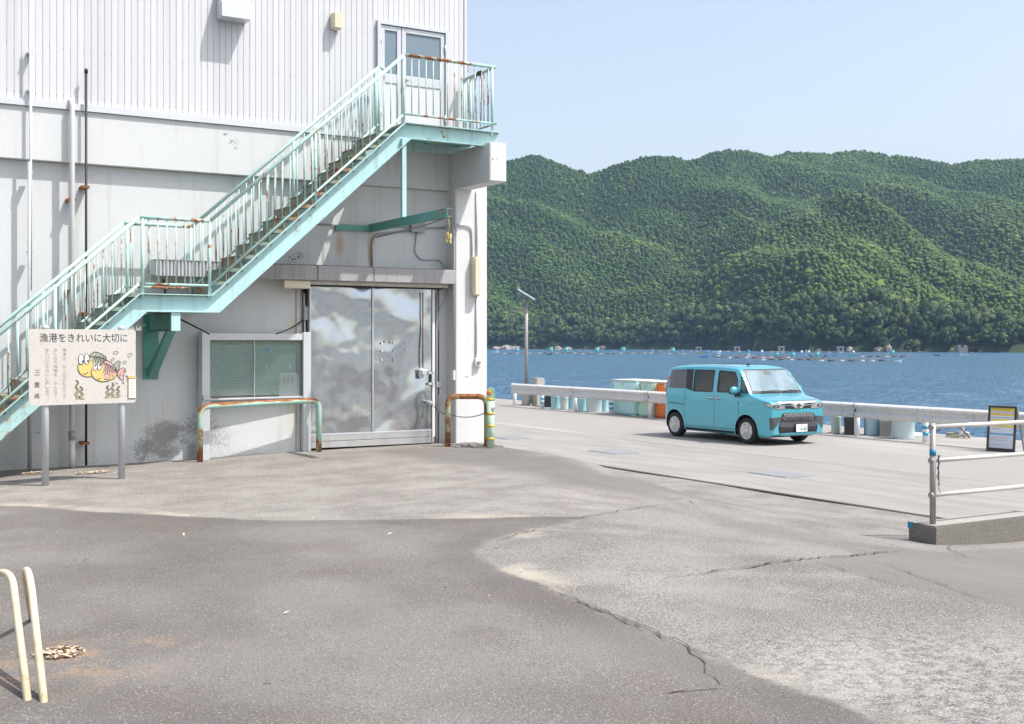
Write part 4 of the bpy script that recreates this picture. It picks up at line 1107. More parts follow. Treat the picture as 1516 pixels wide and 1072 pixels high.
for zz, x0 in ((zt, PX - .03), (zm, PX - .03), (zl, PX - .03)):
    MB().tube([(x0, PY, zz), (PX + 1.76, PY, zz)], .0245, 12).build('rail', RAILW, hr)
    MB().lathe((x0, PY, zz), [(.03, -.012), (.034, 0), (.034, .012), (.03, .02)], 12, axis=(1, 0, 0)).build('rail_boss', STAIN, hr)
MB().lathe((PX, PY, zm + .055), [(.0345, 0), (.0345, .065)], 16).build('blue_tape', TAPE, hr)
mb = MB(); base = Vector((PX + .035, PY - .03, zm + .06))
for k in range(5):
    mb.tube([base + Vector((.006 * k + R.uniform(-.012, .018), R.uniform(-.02, .01), -.045 * i)) for i in range(6 + k)], .0025, 4)
mb.build('wire_twist', BLACK, hr)

# ================================================================== GUARD RAIL
gr_ = empty('guard_rail', (21.3, 24, 0)); tag(gr_, 'long white corrugated steel guard rail along the quay edge', 'guard rail')
GRM = mk('guard_rail_paint', (.66, .65, .63), .5, vary=.09, vs=4, streak=.55, scol=(.44, .42, .38), rust=.02, rs=20)
GX = 21.23
def w_prof(): # W beam profile (depth, height)
    return [(.0, .80), (-.03, .795), (-.075, .755), (-.08, .715), (-.03, .665), (-.006, .645), (-.006, .605), (-.03, .585), (-.08, .535), (-.075, .495), (-.03, .455), (.0, .45)]
def wbeam(y0, y1, nm):
    pr = w_prof(); vs = []; t = .006
    for yy in (y0, y1):
        vs += [(GX + a, yy, b) for a, b in pr] + [(GX + a + t, yy, b - (.004 if i < 2 else 0)) for i, (a, b) in enumerate(pr)]
    n = len(pr); m = 2 * n; fs = []
    for i in range(n - 1):
        fs.append((i, i + 1, m + i + 1, m + i)); fs.append((n + i, m + n + i, m + n + i + 1, n + i + 1))
    fs += [(0, m, m + n, n), (n - 1, 2 * n - 1, m + 2 * n - 1, m + n - 1)]
    fs += [(i, n + i, n + i + 1, i + 1) for i in range(n - 1)] + [(m + i, m + i + 1, m + n + i + 1, m + n + i) for i in range(n - 1)]
    MB().add(vs, fs, False).build(nm, GRM, gr_)
yy = 35.72
for L in (3.82, 4, 4, 4, 4, 4, 4, 4):
    wbeam(yy - L - .06, yy, 'beam'); yy -= L
BOLT = mk('bolt_grey', (.25, .24, .23), .6)
WP = mk('post_white', (.80, .80, .80), .45, vary=.04); BLUE = mk('blue_band', (.05, .34, .52), .5, vary=.1)
for k in range(15):
    y0 = 35.9 - 2 * k - (.18 if k == 0 else 0)
    MB().tube([(GX + .09, y0, -.1), (GX + .09, y0, .76)], .066, 18).build('post', WP, gr_)
    MB().lathe((GX + .09, y0, .758), [(.067, 0), (.06, .02), (.03, .03)], 18).build('post_cap', WP, gr_)
    if k % 2:
        for zz in (.155, .30): MB().lathe((GX + .09, y0, zz), [(.0672, 0), (.0672, .075)], 18).build('blue_band', BLUE, gr_)
    for a in (-.07, .07):
        for zz in (.735, .52): MB().lathe((GX - .078, y0 + a, zz), [(.016, 0), (.013, .01)], 8, axis=(-1, 0, 0)).build('bolt', BOLT, gr_)
# rounded end wing
mb = MB(); prof = w_prof(); vs = []
for k in range(7):
    a = k / 6; th_ = a * 1.6
    for d0, zz in prof: vs.append((GX + d0 * (1 - .5 * a) + .12 * (1 - math.cos(th_)), 35.70 + .14 * math.sin(th_), .625 + (zz - .625) * (1 + .02 * a)))
n = len(prof); mb.add(vs, [(k * n + i, k * n + i + 1, (k + 1) * n + i + 1, (k + 1) * n + i) for k in range(6) for i in range(n - 1)], True); mb.build('end_wing', GRM, gr_)
for zz in (.47, .745): MB().box((GX - .04, 35.76, zz), (GX - .015, 35.86, zz + .035)).build('blue_band', BLUE, gr_)

# ================================================================== SOLAR LAMP AND CONCRETE BLOCK
lx, ly = 22.0, 35.75
lp_ = onZ(783, 601, 0); lx, ly = lp_.x + .35, lp_.y + .75
lm = empty('solar_lamp', (lx, ly, 0)); tag(lm, 'grey pole street lamp with tilted solar panel by the water', 'street lamp')
POLEM = mk('lamp_pole', (.30, .29, .29), .5, .3, vary=.08)
Zl = lx * S_ + ly * C_
def zat(py): return EYE + (HOR - py) / F_ * Zl
MB().tube([(lx, ly, 0), (lx, ly, zat(440))], [.07, .06], 16).build('pole', POLEM, lm)
MB().box((lx - .16, ly - .16, 0), (lx + .16, ly + .16, .03)).build('base_plate', GALV, lm)
cR = Vector((C_, -S_, 0)); cF = Vector((S_, C_, 0))
tp = Vector((lx, ly, zat(437)))
ax = (cR * .82 + UP * -.50).normalized(); 
PV = mk('solar_cells', (.10, .13, .19), .2, .2, vary=.05, coat=.6)
MB().obox(tp + UP * .02, ax * .36, (cF - ax * cF.dot(ax)).normalized() * .30, ax.cross(cF).normalized() * .018).build('solar_panel', mk('panel_back', (.62, .66, .70), .4, .2, vary=.06), lm, bevel=.004)
nq = ax.cross(cF).normalized(); nq = nq if nq.z > 0 else -nq
MB().obox(tp + UP * .02 + nq * .0195, ax * .345, (cF - ax * cF.dot(ax)).normalized() * .285, nq * .002).build('solar_cells', PV, lm)
MB().obox(Vector((lx, ly, zat(447))), cR * .03, cF * .05, UP * .12).build('panel_bracket', POLEM, lm)
hz_ = zat(460)
MB().tube([(lx, ly, hz_ + .02), Vector((lx, ly, hz_ + .02)) - cR * .18], .022, 8).build('lamp_arm', POLEM, lm)
MB().obox(Vector((lx, ly, hz_)) - cR * .38, cR * .20, cF * .09, UP * .035).build('lamp_head', POLEM, lm, bevel=.02, seg=2)
MB().obox(Vector((lx, ly, hz_ - .037)) - cR * .40, cR * .13, cF * .06, UP * .004).build('lamp_lens', WHITEP, lm)
cb_ = onZ(793, 602, 0); cbx, cby = cb_.x + .45, cb_.y + .55
blk = MB().box((cbx - .17, cby - .17, 0), (cbx + .17, cby + .17, .98)).build('concrete_post', CONC, bevel=.015, seg=2)
tag(blk, 'square grey concrete post beside the foot of the solar lamp', 'post')
rb_ = onZ(766, 601, 0)
mb = MB(); mb.prism([(rb_.x + .55, rb_.y + .6, 0), (rb_.x + 1.0, rb_.y + .35, 0), (rb_.x + .95, rb_.y + .3, .33), (rb_.x + .6, rb_.y + .55, .30)], (.25, .35, .02))
tag(mb.build('rubble_block', KERBM, bevel=.02), 'dark broken concrete lump near the guard rail end', 'rubble')
bk_ = onZ(774, 602, 0) + Vector((.5, .6, 0))
mb = MB(); mb.lathe(bk_, [(.14, 0), (.19, .42), (.20, .44), (.19, .44), (.14, .03)], 18)
tag(mb.build('grey_bucket', mk('bucket_grey', (.46, .45, .44), .6)), 'pale grey tapered bucket left of the solar lamp', 'bucket')

# ================================================================== TUBS BEHIND THE GUARD RAIL
def plastic(nm, c): return mk(nm, c, .5, vary=.1, vs=4, streak=.3, scol=tuple(x * .6 for x in c))
def tub(name, px, ybase, wpx, h, colr, label, group=None, taper=.94, back=.25, lid=False, oval=1.0):
    p = onZ(px, ybase, 0); d = Vector((p.x, p.y, 0)).normalized(); 
    Z = p.x * S_ + p.y * C_; r = wpx / F_ * Z / 2
    c = p + d * (r + back * .3); c.z = 0
    o = empty(name, c); m = plastic('tub_' + '_'.join('%02d' % int(x * 99) for x in colr), colr)
    prof = [(r * taper, 0), (r * (taper + .02), .02), (r, h - .05), (r * 1.035, h - .045), (r * 1.035, h), (r * .97, h), (r * (taper - .05), .05), (.01, .05)]
    MB().lathe(c, prof, 28).build('wall', m, o)
    MB().lathe(c, [(r * 1.01, h * .62), (r * 1.03, h * .64), (r * 1.03, h * .67), (r * 1.01, h * .69)], 28).build('rim_band', m, o)
    f = -d; t_ = Vector((-f.y, f.x, 0))
    MB().tube(arc_path([c + f * (r * 1.0) + t_ * .07 + UP * h * .86, c + f * (r * 1.01) + t_ * .06 + UP * h * .72, c + f * (r * 1.01) - t_ * .06 + UP * h * .72, c + f * r - t_ * .07 + UP * h * .86], .04), .008, 6).build('rope_handle', BLACK, o)
    tag(o, label, 'tub', group); return o
AQ = (.38, .66, .72); PB = (.42, .66, .74); GW = (.52, .60, .58); WB = (.56, .68, .70)
tub('fish_tub', 822, 605.8, 13, .62, AQ, 'small turquoise tub right of the black crate')
tub('fish_tub', 835.5, 607, 12.5, .62, GW, 'grey-white tub third from the solar lamp post')
tub('fish_tub', 847, 606.5, 11, .62, (.26, .58, .68), 'deep turquoise tub behind a white guard rail post')
tub('fish_tub', 861.5, 609, 12.5, .62, AQ, 'turquoise tub just right of the plain white post')
tub('fish_tub', 879.5, 610.8, 24, .66, WB, 'wide whitish tub with two rope handles')
tub('fish_tub', 895, 609.5, 12, .62, PB, 'light blue tub left of the big turquoise tank')
tub('fish_tub', 1238, 642.5, 15, .62, GW, 'pale tub showing just right of the car nose')
tub('fish_tub', 1291.5, 645.5, 25, .64, (.40, .60, .72), 'light blue tub right of the white guard rail post')
tub('fish_tub', 1337, 651, 34, .66, WB, 'large round whitish tub with rope loop near the handrail')
def crate(name, px, ybase, wpx, h, colr, label, cat='crate', depth=.4, back=.15, slats=False):
    p = onZ(px, ybase, 0); d = Vector((p.x, p.y, 0)).normalized(); Z = p.x * S_ + p.y * C_; wd = wpx / F_ * Z
    t_ = Vector((d.y, -d.x, 0)); c = p + d * (depth / 2 + back); c.z = 0
    o = empty(name, c); m = plastic('crate_' + '_'.join('%02d' % int(x * 99) for x in colr), colr)
    th = .025
    MB().obox(c - d * (depth / 2 - th / 2) + UP * h / 2, t_ * wd / 2, d * th / 2, UP * h / 2).build('side', m, o, bevel=.004)
    MB().obox(c + d * (depth / 2 - th / 2) + UP * h / 2, t_ * wd / 2, d * th / 2, UP * h / 2).build('side', m, o)
    for sg_ in (-1, 1): MB().obox(c + t_ * sg_ * (wd / 2 - th / 2) + UP * h / 2, t_ * th / 2, d * (depth / 2 - th), UP * h / 2).build('side', m, o)
    MB().obox(c + UP * .02, t_ * (wd / 2 - th), d * (depth / 2 - th), UP * .015).build('floor', m, o)
    MB().obox(c - d * (depth / 2 + .006) + UP * (h - .04), t_ * (wd / 2 + .008), d * .012, UP * .025).build('rim', m, o)
    for k in range(3): MB().obox(c - d * (depth / 2 + .005) + UP * (h * .2 + h * .2 * k), t_ * (wd / 2 - .01), d * .006, UP * .012).build('rib', m, o)
    tag(o, label, cat); return o
crate('fish_crate', 810, 603.5, 14, .38, (.03, .035, .04), 'black crate beside the striped guard rail post')
crate('fish_crate', 1260, 645, 20, .42, (.045, .045, .05), 'dark crate between the car and the white post')
crate('fish_crate', 1311, 647.5, 17, .40, (.36, .36, .33), 'grey ribbed crate left of the large round tub')
o = crate('fish_crate', 1259, 644, 22, .22, WB, 'whitish crate stacked on the dark crate'); o.location.z += .425; o.location += Vector((.25, .2, 0))
o = crate('fish_crate', 1312, 646.5, 20, .24, (.40, .62, .70), 'blue-white crate stacked on the grey ribbed crate'); o.location.z += .402; o.location += Vector((.1, .1, 0))
o = crate('fish_crate', 811, 603, 14, .25, (.36, .62, .70), 'turquoise crate stacked on the black crate'); o.location.z += .382
def tank(px0, px1, ybase, ytop, colr, label, depth=1.0, lidc=(.72, .76, .74), hw=True, rnd=.09):
    p = onZ(px0, ybase, 0); q = onZ(px1, ybase + (px1 - px0) * .063, 0)
    X0 = 21.5; d0_, d1_ = ray(px0, ybase), ray(px1, ybase); Y1, Y0 = d0_.y * X0 / d0_.x, d1_.y * X0 / d1_.x; Z = (X0 * S_ + (Y0 + Y1) / 2 * C_); h = EYE - (ytop - HOR) / F_ * Z
    o = empty('insulated_tank', (X0 + depth / 2, (Y0 + Y1) / 2, 0)); m = plastic('tank_' + '_'.join('%02d' % int(x * 99) for x in colr), colr)
    for a in (.12, .88): MB().box((X0 + .02, Y0 + (Y1 - Y0) * a - .12, 0), (X0 + depth - .02, Y0 + (Y1 - Y0) * a + .12, .0115)).build('foot', m, o)
    MB().box((X0, Y0, .012), (X0 + depth, Y1, h - .03)).build('box', m, o, bevel=.05, seg=3)
    MB().box((X0 + .01, Y0 + .01, h - .035), (X0 + depth - .01, Y1 - .01, h + .005)).build('lid', plastic('tank_lid_' + '%02d' % int(99 * lidc[0]), lidc), o, bevel=.03, seg=2)
    MB().tube(arc_path([(X0 - .012, Y1 - .15, h - .1), (X0 - .02, Y1 - .22, h - .4), (X0 - .012, Y1 - .1, h - .7)], .1), .008, 5).build('rope', BLACK, o)
    MB().box((X0 - .03, (Y0 + Y1) / 2 - .05, h - .16), (X0 - .0, (Y0 + Y1) / 2 + .05, h - .05)).build('latch', GALV, o)
    tag(o, label, 'tank'); return o
tank(903, 941, 614.5, 562.5, (.50, .76, .76), 'big turquoise insulated fish tank with pale lid')
tank(943, 967, 618, 564.5, (.50, .72, .58), 'mint green insulated fish tank between turquoise and orange')
tank(969, 1003, 618.5, 566, (.80, .22, .05), 'bright orange insulated fish tank behind the car tail')

# rope and cleat on the quay edge
rp = onZ(1442, 647, 0)
cl = empty('mooring_cleat', (23.1, rp.y, 0)); tag(cl, 'small white mooring cleat with coiled rope at the quay edge', 'cleat')
cy_ = rp.y
MB().lathe((23.1, cy_, 0), [(.12, 0), (.12, .02), (.06, .04), (.055, .22), (.08, .24), (.075, .30), (.03, .33)], 16).build('post', WHITEP, cl)
MB().tube([(23.1, cy_ - .2, .12), (23.1, cy_ + .2, .12)], .03, 8).build('crossbar', GALV, cl)
ROPE = mk('mooring_rope', (.30, .28, .22), .95, vary=.3, vs=40)
mb = MB(); mb.tube([(23.1 + .25 * math.cos(t) * (1 - t / 40), cy_ + .1 + .28 * math.sin(t), .03 + .004 * t) for t in np.linspace(0, 16, 60)], .016, 6); mb.build('rope_coil', ROPE, cl)
p = onZ(1385, 645, 0)
mb = MB(); mb.tube([Vector((23.0, p.y - t * 1.0, .02 + .28 * math.sin(t * 3.0) * (t < 1.04))) for t in np.linspace(0, 1.04, 16)], .014, 6)
tag(mb.build('rope_loop', BLACK), 'dark rope loop arching above the quay edge', 'rope')
pz = onZ(1358, 644, 0)
mb = MB(); mb.lathe((pz.x - .2, pz.y, 0), [(.42, 0), (.42, .03), (.3, .05), (.02, .055)], 20)
tag(mb.build('tub_lid', plastic('lid_pale', (.58, .66, .68))), 'pale flat round lid lying beside the large tub', 'lid')

# ================================================================== POSTER STAND AT THE RIGHT EDGE
ps0 = onZ(1461, 667, 0)
po = empty('poster_stand', ps0); tag(po, 'black framed poster stand with yellow notices before the guard rail', 'sign')
pe = Vector((.10, -1, 0)).normalized(); pn = Vector((pe.y, -pe.x, 0)); pn = pn if pn.dot(-cF) > 0 else -pn
PWd, PHt = .62, .93
tilt = (UP - pn * .10).normalized()
def PP(u, v, d=0.0): return ps0 + pe * u + tilt * v + pn * d
BF = mk('black_frame', (.025, .025, .03), .4)
fr_ = MB()
for u0, u1, v0, v1 in ((0, .04, 0, PHt), (PWd - .04, PWd, 0, PHt), (.04, PWd - .04, PHt - .04, PHt), (.04, PWd - .04, 0, .07)):
    fr_.prism([PP(u0, v0), PP(u1, v0), PP(u1, v1), PP(u0, v1)], pn * .03)
fr_.build('frame', BF, po)
for uu in (.0, PWd - .04):
    a = PP(uu, PHt, -.03); b = PP(uu, 0) - pn * .42; b.z = 0
    MB().obox((a + b) / 2, pe * .02 , (a - b) / 2, pn * .012).build('back_leg', mk('stand_grey', (.35, .33, .32), .5), po)
MB().prism([PP(.04, .07, .004), PP(PWd - .04, .07, .004), PP(PWd - .04, PHt - .04, .004), PP(.04, PHt - .04, .004)], pn * .008).build('poster', mk('poster_paper', (.66, .70, .76), .5, vary=.03), po)
YL = mk('poster_yellow', (.80, .66, .04), .5); RD = mk('poster_red', (.55, .10, .16), .5); BLP = mk('poster_blue', (.12, .36, .62), .5)
def pbar(u0, u1, v0, v1, m, d=.0135, nm='print_block'): MB().prism([PP(u0, v0, d), PP(u1, v0, d), PP(u1, v1, d), PP(u0, v1, d)], pn * .001).build(nm, m, po)
pbar(.05, .57, .83, .885, YL); pbar(.05, .57, .735, .775, YL); pbar(.05, .57, .50, .54, YL); pbar(.05, .57, .335, .375, BLP); pbar(.05, .57, .63, .66, YL)
def glyphs(u0, v0, n, s, m, d=.0165):
    for k in range(n):
        for j in range(3):
            a, b = R.uniform(0, .5), R.uniform(.1, .8)
            pbar(u0 + k * s * 1.25 + a * s * .4, u0 + k * s * 1.25 + s * (.6 + .3 * b), v0 + s * (.08 + .33 * j), v0 + s * (.22 + .33 * j), m, d, 'print_mark')
glyphs(.07, .838, 8, .042, INK); glyphs(.09, .78, 8, .05, RD, .0145); glyphs(.12, .74, 9, .028, RD); glyphs(.07, .68, 14, .024, INK, .0145); glyphs(.1, .507, 9, .028, RD); glyphs(.1, .45, 8, .02, INK, .0145); glyphs(.09, .343, 10, .024, WHITEP); glyphs(.07, .27, 12, .028, RD, .0145); glyphs(.07, .22, 12, .026, RD, .0145); glyphs(.07, .13, 14, .022, FADED, .0145)

# ================================================================== THE CAR
CXc, CY0 = 18.43, 18.88           # centre line, nose; the nose points to -Y
car = empty('car', (CXc, CY0 + 1.85, 0)); tag(car, 'light blue boxy compact minivan parked on the quay', 'car')
def ip(x, P): return float(np.interp(x, [p[0] for p in P], [p[1] for p in P]))
TOP = [(0, .90), (.015, .935), (.05, .962), (.12, .985), (.3, 1.03), (.5, 1.075), (.60, 1.10), (.64, 1.125), (.72, 1.225), (.85, 1.395), (1.0, 1.575), (1.07, 1.645), (1.14, 1.682), (1.3, 1.71), (1.7, 1.733), (2.4, 1.735), (3.0, 1.722), (3.35, 1.70), (3.5, 1.675), (3.57, 1.63), (3.62, 1.52), (3.66, 1.30), (3.69, 1.05), (3.70, .98)]
PLAN = [(0, .69), (.010, .735), (.03, .762), (.07, .785), (.13, .803), (.22, .817), (.4, .822), (.7, .832), (1.2, .835), (2.9, .835), (3.3, .828), (3.5, .812), (3.6, .79), (3.66, .755), (3.69, .71), (3.70, .68)]
TUM = [(.15, .945), (.24, .975), (.36, .992), (.55, 1.0), (.80, .998), (.95, .990), (1.04, .982), (1.09, .972), (1.3, .938), (1.5, .898), (1.62, .868), (1.75, .835)]
CR = [(0, .035), (.1, .05), (.55, .06), (.64, .05), (.8, .035), (1.0, .05), (1.14, .085), (1.4, .10), (3.4, .10), (3.55, .09), (3.70, .06)]
BOT = [(0, .25), (.06, .20), (.15, .18), (3.5, .19), (3.7, .27)]
us = sorted(set([0, .006, .015, .03, .05, .08, .12, .17, .23, .3, .38, .46, .53, .58, .61, .64, .67, .71, .76, .82, .88, .94, 1.0, 1.04, 1.07, 1.10, 1.14, 1.2, 1.3, 1.42, 1.55] + list(np.arange(1.7, 3.3, .15)) + [3.3, 3.4, 3.47, 3.52, 3.56, 3.59, 3.62, 3.64, 3.66, 3.675, 3.69, 3.70]))
NS, NT = 26, 12
grid = []
for u in us:
    T = ip(u, TOP); c_ = ip(u, CR); Ts = T - c_; zb = ip(u, BOT); row = []
    for i in range(NS + 1):
        f = i / NS; z = zb + (Ts - zb) * f
        wd = ip(u, PLAN) * ip(z, TUM)
        # a soft shoulder crease and a sculpted lower door
        wd += .006 * math.exp(-((z - .93) / .03) ** 2) - .010 * math.exp(-((z - .62) / .10) ** 2) * sstep(.9, 1.3, u) * sstep(3.1, 2.7, u)
        row.append((wd, z))
    ws = row[-1][0]
    for k in range(1, NT + 1):
        a = (k / NT) * math.pi / 2
        row.append((ws * max(0, math.cos(a)) ** (2 / 2.6) if k < NT else 0.0, Ts + c_ * math.sin(a) ** (2 / 2.2)))
    grid.append(row)
NRW = NS + NT + 1
vs = []; fs = []
full = 2 * NRW - 1
for u, row in zip(us, grid):
    for wd, z in row: vs.append((-wd, u, z))
    for wd, z in row[-2::-1]: vs.append((wd, u, z))
for i in range(len(us) - 1):
    for j in range(full - 1):
        fs.append((i * full + j, i * full + j + 1, (i + 1) * full + j + 1, (i + 1) * full + j))
    fs.append((i * full + full - 1, i * full, (i + 1) * full, (i + 1) * full + full - 1))
for base, rev in ((0, True), ((len(us) - 1) * full, False)):
    for j in range(NRW - 1):
        a, b, c_, d = base + j, base + j + 1, base + full - 2 - j, base + full - 1 - j
        f = (a, b, c_, d) if b != c_ else (a, b, d)
        fs.append(f[::-1] if rev else f)
bm = bmesh.new(); bv = [bm.verts.new(v) for v in vs]
for f in fs:
    try: bm.faces.new([bv[i] for i in f])
    except ValueError: pass
bmesh.ops.recalc_face_normals(bm, faces=bm.faces)
bm.normal_update()
body_bvh = BVHTree.FromBMesh(bm)
g = G('car_paint')
g.col(g.mix(g.noise(1.2, 2), (.075, .41, .53), (.085, .45, .57))); g.metal(.35); g.rough(.26)
g.b.inputs['Coat Weight'].default_value = 1; g.b.inputs['Coat Roughness'].default_value = .02
CPAINT = g.m
CDARK = mk('car_black_trim', (.02, .02, .022), .5, vary=.1); CGREY = mk('car_grey_trim', (.07, .072, .08), .45, vary=.05)
me = bpy.data.meshes.new('body'); bm.to_mesh(me); bm.free()
me.materials.append(CPAINT); me.materials.append(CDARK)
tmp = bpy.data.objects.new('tmp_body', me); COL.objects.link(tmp)
AX = (.745, 3.235); WR = .288
cut = MB()
for u in AX:
    for sgn in (-1, 1):
        pr = []
        for k in range(33):
            q = math.pi * k / 32; pr.append((0, u + .355 * math.cos(q), WR + .355 * math.sin(q)))
        pr = [(0, u + .355, .02)] + pr + [(0, u - .355, .02)]
        cut.prism([(sgn * .56, b, c_) for a, b, c_ in pr], (sgn * .5, 0, 0))
cm = bpy.data.meshes.new('cut'); cm.from_pydata([tuple(v) for v in cut.v], [], cut.f); cm.materials.append(CPAINT); cm.materials.append(CDARK)
for p in cm.polygons: p.material_index = 1
cbm = bmesh.new(); cbm.from_mesh(cm); bmesh.ops.recalc_face_normals(cbm, faces=cbm.faces); cbm.to_mesh(cm); cbm.free()
cuto = bpy.data.objects.new('tmp_cut', cm); COL.objects.link(cuto)
md = tmp.modifiers.new('b', 'BOOLEAN'); md.operation = 'DIFFERENCE'; md.object = cuto; md.solver = 'EXACT'
CABIN = mk('cabin_lining', (.62, .60, .57), .9, vary=.1)
me.materials.append(CABIN)
def cutter(nm, mb_, mi):
    m_ = bpy.data.meshes.new(nm); m_.from_pydata([tuple(v) for v in mb_.v], [], mb_.f)
    for q_ in (CPAINT, CDARK, CABIN): m_.materials.append(q_)
    for p_ in m_.polygons: p_.material_index = mi
    b_ = bmesh.new(); b_.from_mesh(m_); bmesh.ops.recalc_face_normals(b_, faces=b_.faces); b_.to_mesh(m_); b_.free()
    o_ = bpy.data.objects.new(nm, m_); COL.objects.link(o_)
    k_ = tmp.modifiers.new(nm, 'BOOLEAN'); k_.operation = 'DIFFERENCE'; k_.object = o_; k_.solver = 'EXACT'
    return o_
cav = MB()      # hollow cabin, narrower towards the roof
prof_ = [(1.00, .62), (1.00, 1.12), (1.24, 1.55), (3.38, 1.57), (3.46, 1.15), (3.46, .62)]
vs_ = []
for sg_ in (-1, 1):
    for a_, z_ in prof_: vs_.append((sg_ * (.775 if z_ < 1.2 else .66), a_ + .0, z_ + .0007 * sg_))
nP = len(prof_)
cav.add(vs_, [tuple(range(nP)), tuple(range(nP, 2 * nP))[::-1]] + [(i_, (i_ + 1) % nP, nP + (i_ + 1) % nP, nP + i_) for i_ in range(nP)])
WIN_F = [(1.065, 1.132), (1.705, 1.122), (1.705, 1.565), (1.195, 1.542), (1.095, 1.388)]
WIN_R = [(1.895, 1.12), (2.55, 1.112), (2.555, 1.57), (1.895, 1.57)]
wnd = MB()
for P_ in (WIN_F, WIN_R): wnd.prism([(-1.2, a_, b_) for a_, b_ in P_], (2.4, 0, 0))
cuts_ = [cutter('tmp_cabin', cav, 2), cutter('tmp_windows', wnd, 1)]
dg = bpy.context.evaluated_depsgraph_get()
bme = bpy.data.meshes.new_from_object(tmp.evaluated_get(dg))
bpy.data.objects.remove(tmp); bpy.data.objects.remove(cuto)
for q_ in cuts_: bpy.data.objects.remove(q_)
bme.name = 'body'
sm_ = [True] * len(bme.polygons)
bme.polygons.foreach_set('use_smooth', sm_)
try: bme.set_sharp_from_angle(angle=math.radians(38))
except Exception: pass
CW = Vector((CXc, CY0, 0))
bodyo = link('body', bme, CW, car)

def decal(name, poly, plane, mat, off=.004, th=.012, cuts=4, par=None, smooth=True):
    """poly in 2D, thrown onto the body along a direction; a thin panel that follows the bodywork"""
    o3, ea, eb, dr = [Vector(v) for v in plane]
    bm = bmesh.new(); f = bm.faces.new([bm.verts.new((a, b, 0)) for a, b in poly])
    bmesh.ops.triangulate(bm, faces=[f])
    for _ in range(cuts): 
        es = [e_ for e_ in bm.edges if e_.calc_length() > .06]
        if not es: break
        bmesh.ops.subdivide_edges(bm, edges=es, cuts=1); bmesh.ops.triangulate(bm, faces=bm.faces)
    bmesh.ops.beautify_fill(bm, faces=bm.faces, edges=bm.edges)
    nrm_ = {}
    for v in bm.verts:
        p = o3 + ea * v.co.x + eb * v.co.y
        h_ = body_bvh.ray_cast(p, dr, 6)
        if h_[0] is None:
            h_ = body_bvh.find_nearest(p + dr * 1.2)
        n_ = h_[1]; n_ = n_ if n_.dot(dr) < 0 else -n_
        v.co = h_[0] + n_ * off; nrm_[v] = n_
    # skirt going back into the body
    bm.edges.ensure_lookup_table()
    bnd = [e_ for e_ in bm.edges if e_.is_boundary]; mp = {}
    for e_ in bnd:
        for v in e_.verts:
            if v not in mp: mp[v] = bm.verts.new(v.co - nrm_[v] * th)
    for e_ in bnd:
        a, b = e_.verts; bm.faces.new((a, b, mp[b], mp[a]))
    bmesh.ops.recalc_face_normals(bm, faces=bm.faces)
    m = bpy.data.meshes.new(name); bm.to_mesh(m); bm.free(); m.materials.append(mat)
    if smooth:
        m.polygons.foreach_set('use_smooth', [True] * len(m.polygons))
        try: m.set_sharp_from_angle(angle=math.radians(40))
        except Exception: pass
    return link(name, m, CW, par or car)
SIDE = {-1: ((-2, 0, 0), (0, 1, 0), (0, 0, 1), (1, 0, 0)), 1: ((2, 0, 0), (0, 1, 0), (0, 0, 1), (-1, 0, 0))}
FRONT = ((0, -2, 0), (1, 0, 0), (0, 0, 1), (0, 1, 0))
BACK = ((0, 6, 0), (1, 0, 0), (0, 0, 1), (0, -1, 0))
g = G('car_glass'); g.col((.05, .045, .042)); g.rough(.03); g.b.inputs['Specular IOR Level'].default_value = .8; g.b.inputs['Coat Weight'].default_value = .5; g.b.inputs['Coat Roughness'].default_value = .01
CGL = g.m
g = G('car_side_glass'); g.col(g.mix(g.step(g.noise(3, 2), .4, .6), (.14, .142, .135), (.25, .25, .235))); g.rough(.04); g.b.inputs['Specular IOR Level'].default_value = .5
CSG = g.m
g = G('windscreen'); g.col(g.mix(g.step(g.noise(2.5, 2), .4, .65), (.13, .20, .24), (.20, .28, .32))); g.rough(.025); g.b.inputs['Specular IOR Level'].default_value = .8; g.b.inputs['Coat Weight'].default_value = .6; g.b.inputs['Coat Roughness'].default_value = .01
WSG = g.m
CHROME = mk('chrome', (.80, .81, .83), .12, .95, vary=.02); SILV = mk('silver_plastic', (.70, .72, .74), .25, .6, vary=.03)
def tinted(nm, tint):
    g = G(nm); g.n.remove(g.b)
    tr = g.new('ShaderNodeBsdfTransparent'); tr.inputs[0].default_value = (*tint, 1); gl = g.new('ShaderNodeBsdfGlossy'); gl.inputs['Roughness'].default_value = .02
    fr = g.new('ShaderNodeFresnel'); fr.inputs[0].default_value = 1.5
    ms = g.new('ShaderNodeMixShader'); g.l.new(g.math('MULTIPLY_ADD', fr.outputs[0], 1.0, .04), ms.inputs[0]); g.l.new(tr.outputs[0], ms.inputs[1]); g.l.new(gl.outputs[0], ms.inputs[2]); g.l.new(ms.outputs[0], g.out.inputs[0])
    return g.m
CPANE = tinted('door_glass', (.88, .92, .90)); CPANE2 = tinted('privacy_glass', (.55, .56, .55))
SEAT = mk('seat_fabric', (.56, .53, .48), .9, vary=.12, vs=9)
def seat(x0, x1, u, nm='seat'):
    o_ = empty(nm, CW + Vector(((x0 + x1) / 2, u, .62)), car)
    MB().box(CW + Vector((x0, u - .26, .63)), CW + Vector((x1, u + .26, .80))).build('cushion', SEAT, o_, bevel=.04, seg=2)
    MB().obox(CW + Vector(((x0 + x1) / 2, u + .33, 1.05)), ((x1 - x0) / 2, 0, 0), (0, .065, 0), (0, .05, .30)).build('seat_back', SEAT, o_, bevel=.04, seg=2)
    for xx in ((x0 + x1) / 2,) if x1 - x0 < .7 else (x0 + .3, x1 - .3):
        MB().obox(CW + Vector((xx, u + .40, 1.43)), (.12, 0, 0), (0, .045, 0), (0, .015, .085)).build('headrest', SEAT, o_, bevel=.035, seg=2)
